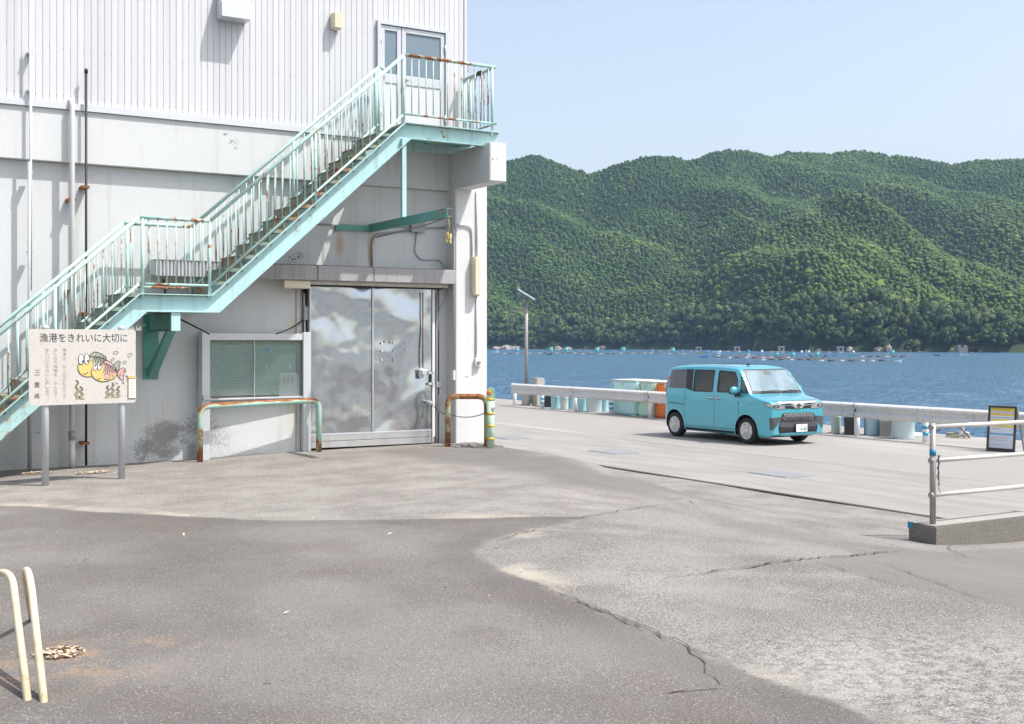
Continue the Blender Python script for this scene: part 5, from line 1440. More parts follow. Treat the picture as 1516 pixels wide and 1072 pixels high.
seat(-.66, -.10, 1.45); seat(.10, .66, 1.45); seat(-.66, .66, 2.45, 'rear_seat')
MB().box(CW + Vector((-.72, 1.005, .70)), CW + Vector((.72, 1.12, 1.09))).build('dashboard', CGREY, car, bevel=.03, seg=2)
MB().tube([CW + Vector((-.36 + 0, 1.22, 1.02)) + Vector((.18 * math.cos(q), .06 * math.sin(q), .17 * math.sin(q))) for q in np.linspace(0, 2 * math.pi, 21)[:-1]], .014, 6, closed=True).build('steering_wheel', CDARK, car)
for sgn in (-1, 1):
    pl_ = SIDE[sgn]
    decal('quarter_window', [(.665, 1.105), (.93, 1.115), (.985, 1.50), (.965, 1.545)], pl_, CDARK, .003)
    decal('quarter_glass', [(.70, 1.125), (.91, 1.13), (.95, 1.46), (.94, 1.48)], pl_, CGL, .006)
    for a_, b_ in zip(WIN_F, WIN_F[1:] + WIN_F[:1]):
        d_ = Vector((b_[0] - a_[0], b_[1] - a_[1])).normalized(); n_ = Vector((d_.y, -d_.x)) * .028; e_ = d_ * .012
        decal('window_frame', [(a_[0] - e_.x, a_[1] - e_.y), (b_[0] + e_.x, b_[1] + e_.y), (b_[0] + e_.x + n_.x, b_[1] + e_.y + n_.y), (a_[0] - e_.x + n_.x, a_[1] - e_.y + n_.y)], pl_, CDARK, .003)
    decal('front_window', [(1.055, 1.125), (1.715, 1.115), (1.715, 1.575), (1.19, 1.552), (1.085, 1.39)], pl_, CPANE, -.004)
    for a_, b_ in zip(WIN_R, WIN_R[1:] + WIN_R[:1]):
        d_ = Vector((b_[0] - a_[0], b_[1] - a_[1])).normalized(); n_ = Vector((d_.y, -d_.x)) * .026; e_ = d_ * .012
        decal('window_frame', [(a_[0] - e_.x, a_[1] - e_.y), (b_[0] + e_.x, b_[1] + e_.y), (b_[0] + e_.x + n_.x, b_[1] + e_.y + n_.y), (a_[0] - e_.x + n_.x, a_[1] - e_.y + n_.y)], pl_, CDARK, .003)
    decal('rear_window', [(1.885, 1.113), (2.56, 1.105), (2.565, 1.58), (1.885, 1.58)], pl_, CPANE2, -.004)
    decal('rear_pillar', [(2.60, 1.10), (2.82, 1.145), (2.87, 1.60), (2.62, 1.60)], pl_, CDARK, .0045)
    decal('corner_window', [(2.80, 1.15), (3.50, 1.14), (3.46, 1.57), (2.86, 1.595)], pl_, CGL, .004)
    decal('door_seam', [(1.795, .30), (1.803, .30), (1.803, 1.08), (1.795, 1.08)], pl_, CDARK, .0015, cuts=4)
    decal('door_seam', [(.975, .34), (.983, .34), (.983, 1.08), (.975, 1.08)], pl_, CDARK, .0015)
    decal('door_seam', [(2.84, .50), (2.848, .50), (2.848, 1.12), (2.84, 1.12)], pl_, CDARK, .0015)
    decal('door_seam', [(.98, .292), (2.86, .292), (2.86, .302), (.98, .302)], pl_, CDARK, .0015)
    decal('slide_rail', [(2.88, .775), (3.52, .79), (3.52, .812), (2.88, .797)], pl_, mk('rail_slot', (.03, .14, .19), .5), .002)
    decal('sill_trim', [(1.14, .20), (2.84, .20), (2.84, .25), (1.14, .25)], pl_, CDARK, .003)
    decal('shoulder_line', [(.30, .925), (1.2, .955), (2.7, .985), (3.55, 1.0), (3.55, 1.012), (2.7, .999), (1.2, .969), (.30, .937)], pl_, CPAINT, .007)
    decal('door_crease', [(1.1, .36), (1.5, .44), (2.3, .455), (2.75, .40), (2.75, .412), (2.3, .467), (1.5, .452), (1.1, .372)], pl_, CPAINT, .006)
    decal('turn_marker', [(.845, .845), (.905, .845), (.90, .868), (.85, .868)], pl_, WHITEP, .006)
    for u in (1.66, 1.93):
        decal('handle_recess', [(u - .065, .925), (u + .065, .925), (u + .05, .99), (u - .05, .99)], pl_, mk('handle_cup', (.03, .16, .21), .4), .002)
        sx = sgn * (ip(1.2, PLAN) * .99 + .035)
        MB().tube([CW + Vector((sx - sgn * .03, u - .10, .965)), CW + Vector((sx, u - .075, .968)), CW + Vector((sx, u + .075, .968)), CW + Vector((sx - sgn * .03, u + .10, .965))], .0125, 8).build('door_handle', CHROME, car)
    # mirror
    mrr = empty('mirror', CW + Vector((sgn * .93, .99, 1.13)), car)
    mm = MB(); c0 = CW + Vector((sgn * .955, .985, 1.16)); prof = []
    mm.lathe(c0 + Vector((-sgn * .105, 0, 0)), [(.055, 0), (.078, .03), (.085, .09), (.082, .15), (.06, .195), (.02, .21)], 16, axis=(sgn, 0, 0))
    mo = mm.build('mirror_shell', CPAINT, mrr); mo.scale = (1, .75, 1.05)
    MB().obox(CW + Vector((sgn * .87, .99, 1.075)), (.05, 0, .02), (0, .04, 0), (-.01, 0, .045)).build('mirror_foot', CDARK, mrr, bevel=.012)
    MB().obox(CW + Vector((sgn * .955, .995, 1.098)), (.10, 0, 0), (0, .05, 0), (0, 0, .016)).build('mirror_base', CDARK, mrr, bevel=.01)
    MB().obox(CW + Vector((sgn * .96, 1.055, 1.165)), (.085, 0, 0), (0, .003, 0), (0, 0, .06)).build('mirror_glass', CGL, mrr)
# windscreen and nose
decal('windscreen', [(-.735, 1.125), (.735, 1.125), (.655, 1.60), (.60, 1.628), (-.60, 1.628), (-.655, 1.60)], FRONT, CDARK, .003, cuts=5)
decal('windscreen_glass', [(-.70, 1.15), (.70, 1.15), (.63, 1.595), (-.63, 1.595)], FRONT, WSG, .0065, cuts=5)
for sgn in (-1, 1): decal('pillar_gleam', [(sgn * .735, 1.13), (sgn * .747, 1.13), (sgn * .664, 1.60), (sgn * .654, 1.605)][::sgn], FRONT, SILV, .004)
decal('sensor_pod', [(-.11, 1.50), (.11, 1.50), (.08, 1.60), (-.08, 1.60)], FRONT, CGREY, .010)
for x0, x1 in ((-.52, .10), (.12, .62)):
    MB().tube([CW + Vector((x0, .585, 1.135)), CW + Vector(((x0 + x1) / 2, .60, 1.158)), CW + Vector((x1, .625, 1.150))], [.012, .014, .006], 6).build('wiper', CDARK, car)
decal('cowl', [(-.73, 1.095), (.73, 1.095), (.735, 1.122), (-.735, 1.122)], FRONT, CDARK, .004)
decal('hood_line', [(-.66, .952), (.66, .952), (.66, .962), (-.66, .962)], FRONT, CDARK, .001)
for sgn in (-1, 1):
    d45 = Vector((-sgn * .62, .78, 0)); o45 = Vector((sgn * .70, .05, 0)) - d45 * 2; ea = Vector((.78 * sgn, .62, 0)) * 1
    P45 = (o45, ea * sgn, (0, 0, 1), d45)
    hl = empty('headlight', CW + Vector((sgn * .66, .06, .8)), car)
    k_ = sgn
    decal('lamp_housing', [(k_ * a, b) for a, b in ((-.30, .775), (-.10, .775), (.10, .835), (.21, .93), (.16, .935), (-.02, .918), (-.28, .895))][::sgn], P45, CGREY, .003, par=hl)
    decal('lamp_lens', [(k_ * a, b) for a, b in ((-.285, .788), (-.10, .788), (.085, .843), (.175, .918), (-.02, .905), (-.265, .885))][::sgn], P45, mk('lamp_lens', (.50, .53, .56), .1, .5, vary=.35, vs=14, coat=1), .007, par=hl)
    cL = Vector((sgn * .60, .0, .838)); 
    decal('lamp_unit', [(k_ * a, b) for a, b in ((-.13, .81), (-.03, .815), (.03, .85), (-.02, .885), (-.12, .885), (-.16, .85))][::sgn], P45, mk('lamp_inner', (.10, .11, .12), .15, .4, coat=1), .010, par=hl)
    decal('lamp_eye', [(k_ * (-.075 + .028 * math.cos(q)), .850 + .024 * math.sin(q)) for q in np.linspace(0, 2 * math.pi, 13)[:-1]][::sgn], P45, CHROME, .013, par=hl)
    fgp = [(k_ * a, b) for a, b in ((-.22, .33), (-.13, .33), (.10, .58), (.13, .635), (-.10, .60), (-.215, .585))][::sgn]
    decal('fog_surround', [(k_ * a, b) for a, b in ((-.02, .345), (.05, .345), (.07, .595), (-.20, .625), (-.21, .60))][::sgn], P45, CGREY, .008)
gri = empty('grille', CW + Vector((0, 0, .6)), car)
decal('upper_grille', [(-.52, .795), (-.12, .782), (.12, .782), (.52, .795), (.52, .90), (-.52, .90)], FRONT, CDARK, .003, par=gri)
decal('chrome_bar', [(-.56, .905), (.56, .905), (.56, .945), (-.56, .945)], FRONT, CHROME, .008, par=gri)
decal('chrome_wing', [(-.52, .858), (-.18, .845), (-.10, .80), (.10, .80), (.18, .845), (.52, .858), (.52, .878), (.15, .87), (.115, .905), (-.115, .905), (-.15, .87), (-.52, .878)], FRONT, CHROME, .012, par=gri)
decal('emblem_plate', [(-.10, .795), (.10, .795), (.125, .905), (-.125, .905)], FRONT, SILV, .018, par=gri)
fy = CW.y - .028
for rx, rz_, cz_ in ((.062, .042, .852), (.022, .040, .852), (.045, .016, .868)):
    MB().tube([Vector((CXc + rx * math.cos(q), fy, cz_ + rz_ * math.sin(q))) for q in np.linspace(0, 2 * math.pi, 25)[:-1]], .0055, 6, closed=True).build('emblem_ring', mk('emblem_dark', (.12, .12, .13), .2, .9), gri)
LG = [(-.55, .275), (.55, .275), (.58, .36), (.47, .675), (.44, .70), (-.44, .70), (-.47, .675), (-.58, .36)]
decal('lower_grille', LG, FRONT, CDARK, .003, par=gri)
decal('bumper_bar', [(-.565, .41), (-.42, .39), (.42, .39), (.565, .41), (.53, .52), (.40, .50), (-.40, .50), (-.53, .52)], FRONT, CGREY, .020, par=gri)
# lattice of the two grille openings
mb = MB()
def lat(x0, x1, z0, z1, inset):
    dx = .085
    n = int((x1 - x0) / dx)
    for k in range(-4, n + 5):
        for s_ in (-1, 1):
            xa = x0 + k * dx; xb = xa + s_ * (z1 - z0) * .95
            # clip to the opening
            def cl(xv, zv, xo, zo):
                if xv < x0: t = (x0 - xv) / (xo - xv); return x0, zv + (zo - zv) * t
                if xv > x1: t = (xv - x1) / (xv - xo); return x1, zv + (zo - zv) * t
                return xv, zv
            if (xa < x0 and xb < x0) or (xa > x1 and xb > x1): continue
            a_ = cl(xa, z0, xb, z1); b_ = cl(xb, z1, xa, z0)
            def yb(xv): return CW.y - .012 - inset + (max(0, abs(xv) - .5) * .25)
            mb.tube([Vector((CXc + a_[0], yb(a_[0]), a_[1])), Vector((CXc + b_[0], yb(b_[0]), b_[1]))], .0045, 5)
lat(-.445, .445, .515, .69, .0)
mb.build('grille_lattice', mk('lattice_silver', (.42, .43, .45), .3, .5), gri)
mb = MB(); lat(-.53, .53, .285, .39, .0); mb.build('grille_lattice', CGREY, gri)
decal('lower_lip', [(-.55, .262), (-.50, .235), (.50, .235), (.55, .262), (.46, .272), (-.46, .272)], FRONT, CPAINT, .03, th=.04)
decal('under_lip', [(-.55, .272), (.55, .272), (.55, .284), (-.55, .284)], FRONT, CDARK, .012)
npl = empty('number_plate', CW + Vector((.0, -.03, .33)), car)
nx0, nz0 = CXc - .105, .285
MB().box((nx0, CW.y - .052, nz0), (nx0 + .33, CW.y - .044, nz0 + .165)).build('plate', mk('plate_white', (.80, .80, .80), .4, vary=.02), npl, bevel=.003)
MB().box((nx0 - .01, CW.y - .043, nz0 - .012), (nx0 + .34, CW.y + .03, nz0 + .177)).build('plate_holder', CDARK, npl)
NUM = mk('plate_green', (.06, .16, .12), .5)
text_obj('lettering', '14-68', .1, NUM, (nx0 + .10, CW.y - .0535, nz0 + .022), (1, 0, 0), UP, npl, bold=.002, fit=(.205, .08))
text_obj('lettering', '三重 500', .05, NUM, (nx0 + .085, CW.y - .0535, nz0 + .122), (1, 0, 0), UP, npl, fit=(.16, .028))
text_obj('lettering', 'わ', .05, NUM, (nx0 + .035, CW.y - .0535, nz0 + .045), (1, 0, 0), UP, npl, fit=(.035, .035))
for sgn in (-1, 1):
    decal('tail_light', [(sgn * .62, .95), (sgn * .78, .95), (sgn * .74, 1.45), (sgn * .64, 1.45)][::-sgn], BACK, mk('tail_red', (.45, .02, .02), .15, coat=1), .006)
    decal('tail_light_side', [(3.60, .95), (3.68, .95), (3.655, 1.15), (3.60, 1.15)], SIDE[sgn], mk('tail_red', (.45, .02, .02), .15, coat=1), .006)
decal('rear_glass', [(-.60, 1.12), (.60, 1.12), (.56, 1.50), (-.56, 1.50)], BACK, CGL, .005)
MB().obox(CW + Vector((-.30, 1.25, 1.73)), (.02, 0, 0), (0, .045, .004), (0, -.01, .02)).build('roof_aerial', CDARK, car, bevel=.008)
for sgn in (-1, 1): decal('roof_seam', [(sgn * .60, 1.30), (sgn * .61, 1.30), (sgn * .60, 3.4), (sgn * .59, 3.4)][::sgn], ((0, 0, 4), (1, 0, 0), (0, 1, 0), (0, 0, -1)), CDARK, .001)
MB().box((CXc - .66, CY0 + .25, .16), (CXc + .66, CY0 + 3.45, .21)).build('underbody', CDARK, car)
# wheels
TYRE = mk('tyre', (.022, .022, .023), .85, vary=.2); RIM = mk('hub_silver', (.62, .63, .64), .3, .6, vary=.05)
def wheel(u, sgn):
    c0 = CW + Vector((sgn * .80, u, WR)); o = empty('wheel', c0, car); ax = Vector((sgn, 0, 0))
    MB().lathe(c0, [(.19, -.17), (.265, -.165), (.284, -.14), (.288, -.10), (.288, -.03), (.284, .0), (.262, .022), (.225, .028), (.195, .018), (.188, -.01)], 36, axis=ax).build('tyre', TYRE, o)
    MB().lathe(c0, [(.192, -.02), (.19, .016), (.18, .012), (.172, -.01), (.17, -.03), (.01, -.032)], 32, axis=ax).build('rim', mk('rim_dark', (.03, .03, .033), .5, .3), o)
    MB().lathe(c0, [(.185, .006), (.192, .018), (.186, .024), (.176, .022), (.170, .008)], 36, axis=ax).build('hubcap_ring', RIM, o)
    for k in range(7):
        q0 = 2 * math.pi * k / 7 + .2
        for s2 in (-.13, .13):
            q = q0 + s2; dq = Vector((0, math.cos(q), math.sin(q))); tq = Vector((0, -math.sin(q), math.cos(q)))
            q_ = q0 + s2 * .75; di = Vector((0, math.cos(q_), math.sin(q_)))
            a = c0 + di * .045 + ax * .014; b = c0 + dq * .178 + ax * .012
            MB().prism([a - tq * .009, b - tq * .0105, b + tq * .0105, a + tq * .009], ax * .012).build('spoke', RIM, o)
    MB().lathe(c0 + ax * .006, [(.052, 0), (.052, .016), (.04, .024), (.01, .028)], 18, axis=ax).build('hub', RIM, o)
for u in AX:
    for sgn in (-1, 1): wheel(u, sgn)

# ================================================================== FAR SHORE
HS = [(300, 260), (600, 240), (700, 232), (753, 235), (793, 225), (831, 240), (875, 256), (910, 240), (955, 228), (1005, 232), (1017, 235), (1053, 221), (1078, 215), (1100, 219), (1139, 231), (1166, 223), (1207, 223), (1226, 225), (1270, 218), (1296, 222), (1312, 228), (1353, 230), (1410, 241), (1445, 235), (1476, 237), (1560, 232), (1700, 250), (1900, 300)]
HF = [(300, 430), (600, 425), (720, 415), (760, 405), (880, 395), (960, 372), (1010, 350), (1080, 319), (1180, 302), (1260, 291), (1290, 286), (1330, 302), (1380, 340), (1430, 382), (1476, 415), (1560, 440), (1900, 450)]
ZS = [(300, 1000), (720, 985), (900, 935), (1040, 885), (1120, 760), (1200, 685), (1480, 625), (1900, 600)]
from mathutils import noise as mnoise
def fbm(x, y, sc_, oc=4):
    v = 0; a = 1; t = 0
    for o_ in range(oc):
        v += a * mnoise.noise((x / sc_, y / sc_, 3.1 * o_)); t += a; a *= .5; sc_ *= .5
    return v / t
def hill(px, Z):
    zs = ip(px, ZS); zcb = 1500 + 70 * math.sin(px * .011) ; zcf = zs + 360 + 60 * math.sin(px * .02)
    hb = (HOR - ip(px, HS)) / F_ * zcb - 4; hf = (HOR - ip(px, HF)) / F_ * zcf - 4
    t = (Z - zs) / (zcb - zs)
    rb = t * (1.12 - .12 * t) if t <= 1 else max(.2, 1 - (Z - zcb) / 700)
    b = hb * (max(0, t) ** 1.25 if t <= 1 else rb)
    tf = (Z - zs) / (zcf - zs)
    f = hf * (min(1, max(0, tf)) ** .92) if tf <= 1 else hf * max(0, 1 - (Z - zcf) / 420)
    h_ = max(b, f); k_ = 14
    if abs(b - f) < k_: h_ += (k_ - abs(b - f)) ** 2 / (4 * k_)
    d = ray(px, HOR); X, Y = d.x * Z, d.y * Z
    am = min(1, max(0, (Z - zs) / 120)) * (1 if Z < zcb - 120 else max(.15, (zcb - Z) / 120) if Z < zcb else .15)
    xc = (px - 758) / F_ * 950
    wx = xc + .42 * (Z - 800) + 34 * fbm(X, Y, 240, 2)
    r1 = 1 - 2 * abs((wx / 150.0) % 1.0 - .5); r2 = 1 - 2 * abs(((wx + 37) / 63.0 + .5 * fbm(X, Y, 160, 2)) % 1.0 - .5)
    r1 = r1 * r1 * (3 - 2 * r1); r2 = r2 * r2 * (3 - 2 * r2)
    h_ += am * (24 * (r1 - .62) * (.75 + .6 * fbm(X + 90, Y, 300, 1)) + 8 * (r2 - .5) + 13 * fbm(X + 40, Y, 190, 3))
    bank = 3.2 * min(1, max(0, (Z - zs) / 5))
    if Z < zs: return SEA_Z - .1 * (zs - Z) - .3
    return SEA_Z + bank + max(0, h_)
pxs = np.arange(60, 2000, 9); Zs_ = np.concatenate([np.arange(560, 1100, 8), np.arange(1100, 1640, 11)])
HH = np.array([[hill(p_, z_) for z_ in Zs_] for p_ in pxs])
vs = []
for i, p_ in enumerate(pxs):
    d = ray(p_, HOR)
    for j, z_ in enumerate(Zs_): vs.append((d.x * z_, d.y * z_, HH[i, j]))
nz = len(Zs_)
mb = MB(); mb.add(vs, [(i * nz + j, (i + 1) * nz + j, (i + 1) * nz + j + 1, i * nz + j + 1) for i in range(len(pxs) - 1) for j in range(nz - 1)], True)
g = G('hill_soil'); g.col(g.mix(g.noise(.05, 4), (.014, .030, .008), (.026, .046, .014))); g.rough(1)
hills = struct(mb.build('hills', g.m, origin=(400, 700, SEA_Z)))

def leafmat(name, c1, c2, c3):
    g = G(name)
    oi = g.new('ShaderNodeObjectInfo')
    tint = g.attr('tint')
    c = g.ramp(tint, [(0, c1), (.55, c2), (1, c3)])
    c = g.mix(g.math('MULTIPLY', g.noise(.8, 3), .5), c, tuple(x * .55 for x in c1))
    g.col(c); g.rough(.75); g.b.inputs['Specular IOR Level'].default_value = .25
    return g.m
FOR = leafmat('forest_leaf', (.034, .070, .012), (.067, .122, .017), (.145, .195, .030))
# conifer templates: ragged stacked tufts
def conifer(seed):
    r_ = np.random.default_rng(seed); v = []; f = []
    rings = [(-.05, .75), (.25, 1.0), (.50, .78), (.54, .92), (.80, .50)]
    n = 6
    for k, (h_, rad) in enumerate(rings):
        for j in range(n):
            q = 2 * math.pi * (j + .5 * (k % 2) + r_.uniform(-.25, .25)) / n; rr_ = rad * r_.uniform(.60, 1.32)
            v.append((rr_ * math.cos(q), rr_ * math.sin(q), h_ + r_.uniform(-.07, .05)))
    v.append((r_.uniform(-.08, .08), r_.uniform(-.08, .08), 1.0))
    for k in range(len(rings) - 1):
        for j in range(n):
            a, b, c_, d = k * n + j, k * n + (j + 1) % n, (k + 1) * n + (j + 1) % n, (k + 1) * n + j
            f += [(a, b, c_), (a, c_, d)]
    k = len(rings) - 1
    for j in range(n): f.append((k * n + j, k * n + (j + 1) % n, len(v) - 1))
    return np.array(v), np.array(f)
TPL = [conifer(s_) for s_ in range(8)]
pos = []
cellx = 3.85
for row in range(0, 400):
    Z0 = 600 + row * 3.75
    if Z0 > 1620: break
    wpx = cellx / Z0 * F_
    for px in np.arange(500, 1680, wpx):
        p_ = px + R.uniform(-.48, .48) * wpx; Z = Z0 + R.uniform(-2.0, 2.0)
        zs = ip(p_, ZS)
        if Z < zs + 14: continue
        pos.append((p_, Z))
pos = np.array(pos)
fi = np.clip((pos[:, 0] - 60) / 9, 0, len(pxs) - 1.001); zi = np.interp(pos[:, 1], Zs_, np.arange(nz)); zi = np.clip(zi, 0, nz - 1.001)
i0 = fi.astype(int); j0 = zi.astype(int); a = fi - i0; b = zi - j0
hz = HH[i0, j0] * (1 - a) * (1 - b) + HH[i0 + 1, j0] * a * (1 - b) + HH[i0, j0 + 1] * (1 - a) * b + HH[i0 + 1, j0 + 1] * a * b
# leave out trees hidden behind nearer slopes (seen from anywhere near the camera)
elev = (HH + 9 - EYE) / Zs_[None, :]; runmax = np.maximum.accumulate(elev, 1)
vis = (hz + 14 - EYE) / pos[:, 1] > (runmax[np.round(fi).astype(int), np.maximum(0, j0 - 3)] - 13.0 / pos[:, 1])
pos = pos[vis]; hz = hz[vis]
dx = S_ + C_ * (pos[:, 0] - 758) / F_; dyv = C_ - S_ * (pos[:, 0] - 758) / F_
PX_, PY_ = dx * pos[:, 1], dyv * pos[:, 1]
n = len(pos)
stand = np.array([mnoise.noise((x_ / 70, y_ / 70, 7)) for x_, y_ in zip(PX_, PY_)])
hgt = (3.0 + 2.3 * NR.random(n)) * (1 + .3 * stand); wid = (1.45 + 1.2 * NR.random(n) ** 1.5)
big_ = NR.random(n) < (.06 + .10 * (stand > .25)); hgt = hgt * np.where(big_, 1.25, 1); wid = wid * np.where(big_, 1.9, 1); ang = NR.random(n) * 6.28
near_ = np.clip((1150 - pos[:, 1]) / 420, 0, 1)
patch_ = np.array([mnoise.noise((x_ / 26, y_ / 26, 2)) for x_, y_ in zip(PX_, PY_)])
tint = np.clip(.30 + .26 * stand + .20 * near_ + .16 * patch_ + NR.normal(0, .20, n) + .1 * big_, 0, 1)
AV = []; AF = []; AT = []; off = 0
kind = NR.integers(0, 8, n)
for k in range(8):
    s_ = np.where(kind == k)[0]; tv, tf = TPL[k]; m = len(s_)
    ca, sa = np.cos(ang[s_])[:, None], np.sin(ang[s_])[:, None]
    x_ = (tv[None, :, 0] * ca - tv[None, :, 1] * sa) * wid[s_][:, None] + PX_[s_][:, None]
    y_ = (tv[None, :, 0] * sa + tv[None, :, 1] * ca) * wid[s_][:, None] + PY_[s_][:, None]
    z_ = tv[None, :, 2] * hgt[s_][:, None] + hz[s_][:, None] + 1.0
    AV.append(np.stack([x_, y_, z_], -1).reshape(-1, 3)); nv = len(tv)
    AF.append((tf[None] + (np.arange(m) * nv)[:, None, None]).reshape(-1, 3) + off); off += m * nv
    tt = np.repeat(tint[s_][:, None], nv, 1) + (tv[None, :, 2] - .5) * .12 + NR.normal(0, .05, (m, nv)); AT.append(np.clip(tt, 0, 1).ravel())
AV = np.concatenate(AV); AF = np.concatenate(AF); AT = np.concatenate(AT)
og = np.array([400.0, 700.0, 0.0])
me = bpy.data.meshes.new('forest'); me.vertices.add(len(AV)); me.vertices.foreach_set('co', (AV - og).ravel())
me.loops.add(len(AF) * 3); me.loops.foreach_set('vertex_index', AF.ravel().astype(np.int32))
me.polygons.add(len(AF)); me.polygons.foreach_set('loop_start', np.arange(0, len(AF) * 3, 3, dtype=np.int32))
me.update(calc_edges=True)
at = me.attributes.new('tint', 'FLOAT', 'POINT'); at.data.foreach_set('value', AT)
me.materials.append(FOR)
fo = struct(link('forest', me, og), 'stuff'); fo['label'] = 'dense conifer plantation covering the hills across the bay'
print('forest trees', n, 'tris', len(AF))

# broadleaf trees along the far shore, each its own
BRO = leafmat('broadleaf', (.030, .062, .026), (.075, .125, .038), (.185, .215, .070))
BARK = mk('bark', (.10, .085, .07), .9, vary=.2, vs=1)
def crown_mesh(seed):
    r_ = np.random.default_rng(seed); V = []; Fc = []; T_ = []; off = 0
    ncl = 30
    for k in range(ncl):
        q = r_.uniform(0, 6.28); el = r_.uniform(-1.0, 1.0); rad = r_.uniform(.5, 1.0)
        c = np.array([math.cos(q) * rad * math.sqrt(max(0, 1 - el * el * .8)), math.sin(q) * rad * math.sqrt(max(0, 1 - el * el * .8)), .52 + .44 * el])
        s_ = r_.uniform(.22, .38); ct = r_.uniform(.1, .75) + .15 * el
        for m in range(46):                       # leaf sprays: small tilted facets over each clump
            nrm_ = r_.normal(size=3); nrm_[2] = abs(nrm_[2]) * .9 + .1; nrm_ /= np.linalg.norm(nrm_)
            p = c + nrm_ * s_ * r_.uniform(.7, 1.1) * np.array([1, 1, .72])
            t1 = np.cross(nrm_, r_.normal(size=3)); t1 /= np.linalg.norm(t1); t2 = np.cross(nrm_, t1); z_ = s_ * r_.uniform(.25, .5)
            V += [p + t1 * z_, p - t1 * z_ * .6 + t2 * z_ * .8, p - t1 * z_ * .6 - t2 * z_ * .8]
            Fc.append((off, off + 1, off + 2)); off += 3; T_ += [np.clip(ct + r_.normal(0, .1), 0, 1)] * 3
    me = bpy.data.meshes.new('crown'); me.from_pydata([tuple(v) for v in V], [], Fc)
    at = me.attributes.new('tint', 'FLOAT', 'POINT'); at.data.foreach_set('value', np.array(T_, dtype=float)); me.materials.append(BRO); return me
def trunk_mesh(seed):
    r_ = random.Random(seed); mb = MB(); mb.tube([(0, 0, -.1), (r_.uniform(-.05, .05), 0, .35), (r_.uniform(-.1, .1), r_.uniform(-.1, .1), .8)], [.035, .025, .012], 6)
    for k in range(5):
        q = r_.uniform(0, 6.28); mb.tube([(0, 0, .25 + .07 * k), (math.cos(q) * .3, math.sin(q) * .3, .5 + .07 * k), (math.cos(q) * .6, math.sin(q) * .6, .62 + .08 * k)], [.02, .014, .006], 5)
    me = bpy.data.meshes.new('trunk'); me.from_pydata([tuple(v) for v in mb.v], [], mb.f); me.materials.append(BARK); return me
CRN = [crown_mesh(s_) for s_ in range(7)]; TRK = [trunk_mesh(s_) for s_ in range(4)]
ROWN = ('low rounded shoreline tree leaning over the water', 'broad-crowned tree just behind the waterline', 'tall rounded broadleaf tree part way up the bank', 'upper broadleaf tree under the conifer slope')
def stretch(px):
    for lim, nm in ((745, 'beside the white pillar'), (800, 'behind the solar lamp'), (900, 'left of the brown slip'), (985, 'right of the brown slip'), (1100, 'above the car tail'), (1190, 'above the car bonnet'), (1290, 'behind the two raft huts'), (1400, 'left of the stone pier'), (1460, 'behind the stone pier')):
        if px < lim: return nm
    return 'behind the red jetty'
def shore_tree(px, Z, wd, ht, k, row):
    d = ray(px, HOR); zb = hill(px, Z); p_ = Vector((d.x * Z, d.y * Z, zb))
    o = empty('shore_tree', p_)
    t = link('trunk', TRK[k % 4], p_, o); t.scale = (ht * .9, ht * .9, ht * .8)
    c = link('crown', CRN[k % 7], p_ + UP * ht * .02, o); c.scale = (wd / 2, wd / 2, ht); c.rotation_euler = (0, 0, R.uniform(0, 6.28))
    lb = ROWN[row] + ' ' + stretch(px); tag(o, lb, 'tree', lb.replace('tree', 'trees', 1))
k = 0
for row, (dz, step_, hmin, hmax) in enumerate(((1, 13, 5, 9), (9, 21, 9, 15), (22, 28, 10, 17), (38, 36, 9, 14))):
    px = 660 + 7 * row
    while px < 1560:
        zs = ip(px, ZS); Z = zs + dz + R.uniform(-2, 5); sc_ = 1750 / Z
        ht = R.uniform(hmin, hmax); wd = ht * R.uniform(1.0, 1.55)
        if not (row == 3 and R.random() < .35): shore_tree(px, Z, wd, ht, k, row)
        k += 1; px += step_ * R.uniform(.7, 1.3) * (800 / Z)
# rocks on the waterline
ROCK = mk('shore_rock', (.30, .25, .22), .9, vary=.3, vs=.4)
def rock(px, wpx, hpx, label):
    zs = ip(px, ZS); Z = zs - 3; p_ = atZ(px, Z, SEA_Z); wd = wpx / F_ * Z; h_ = hpx / F_ * Z
    bm = bmesh.new(); bmesh.ops.create_icosphere(bm, subdivisions=3, radius=1)
    for v in bm.verts:
        nn_ = mnoise.noise(v.co * 1.7 + Vector((px, 0, 0))) * .35 + mnoise.noise(v.co * 4 + Vector((0, px, 0))) * .15
        v.co *= 1 + nn_; v.co = Vector((v.co.x * wd / 2, v.co.y * wd / 2, v.co.z * h_))
    m = bpy.data.meshes.new('shore_rock'); bm.to_mesh(m); bm.free(); m.materials.append(ROCK)
    tag(link('shore_rock', m, p_, None), label, 'rock', 'rocks on the far waterline')
for px, wpx, hpx in ((736, 16, 4), (752, 22, 6), (766, 18, 5), (778, 12, 3), (826, 14, 5), (842, 12, 4), (886, 10, 4), (893, 12, 6), (1212, 10, 5), (1228, 8, 4), (1258, 12, 8), (1246, 8, 4), (1300, 12, 8), (1316, 9, 11), (1348, 6, 4), (1409, 8, 6), (1362, 8, 2), (1176, 8, 3), (1195, 7, 3)):
    rock(px, wpx, hpx, 'pale weathered rock at the water edge of the far shore')
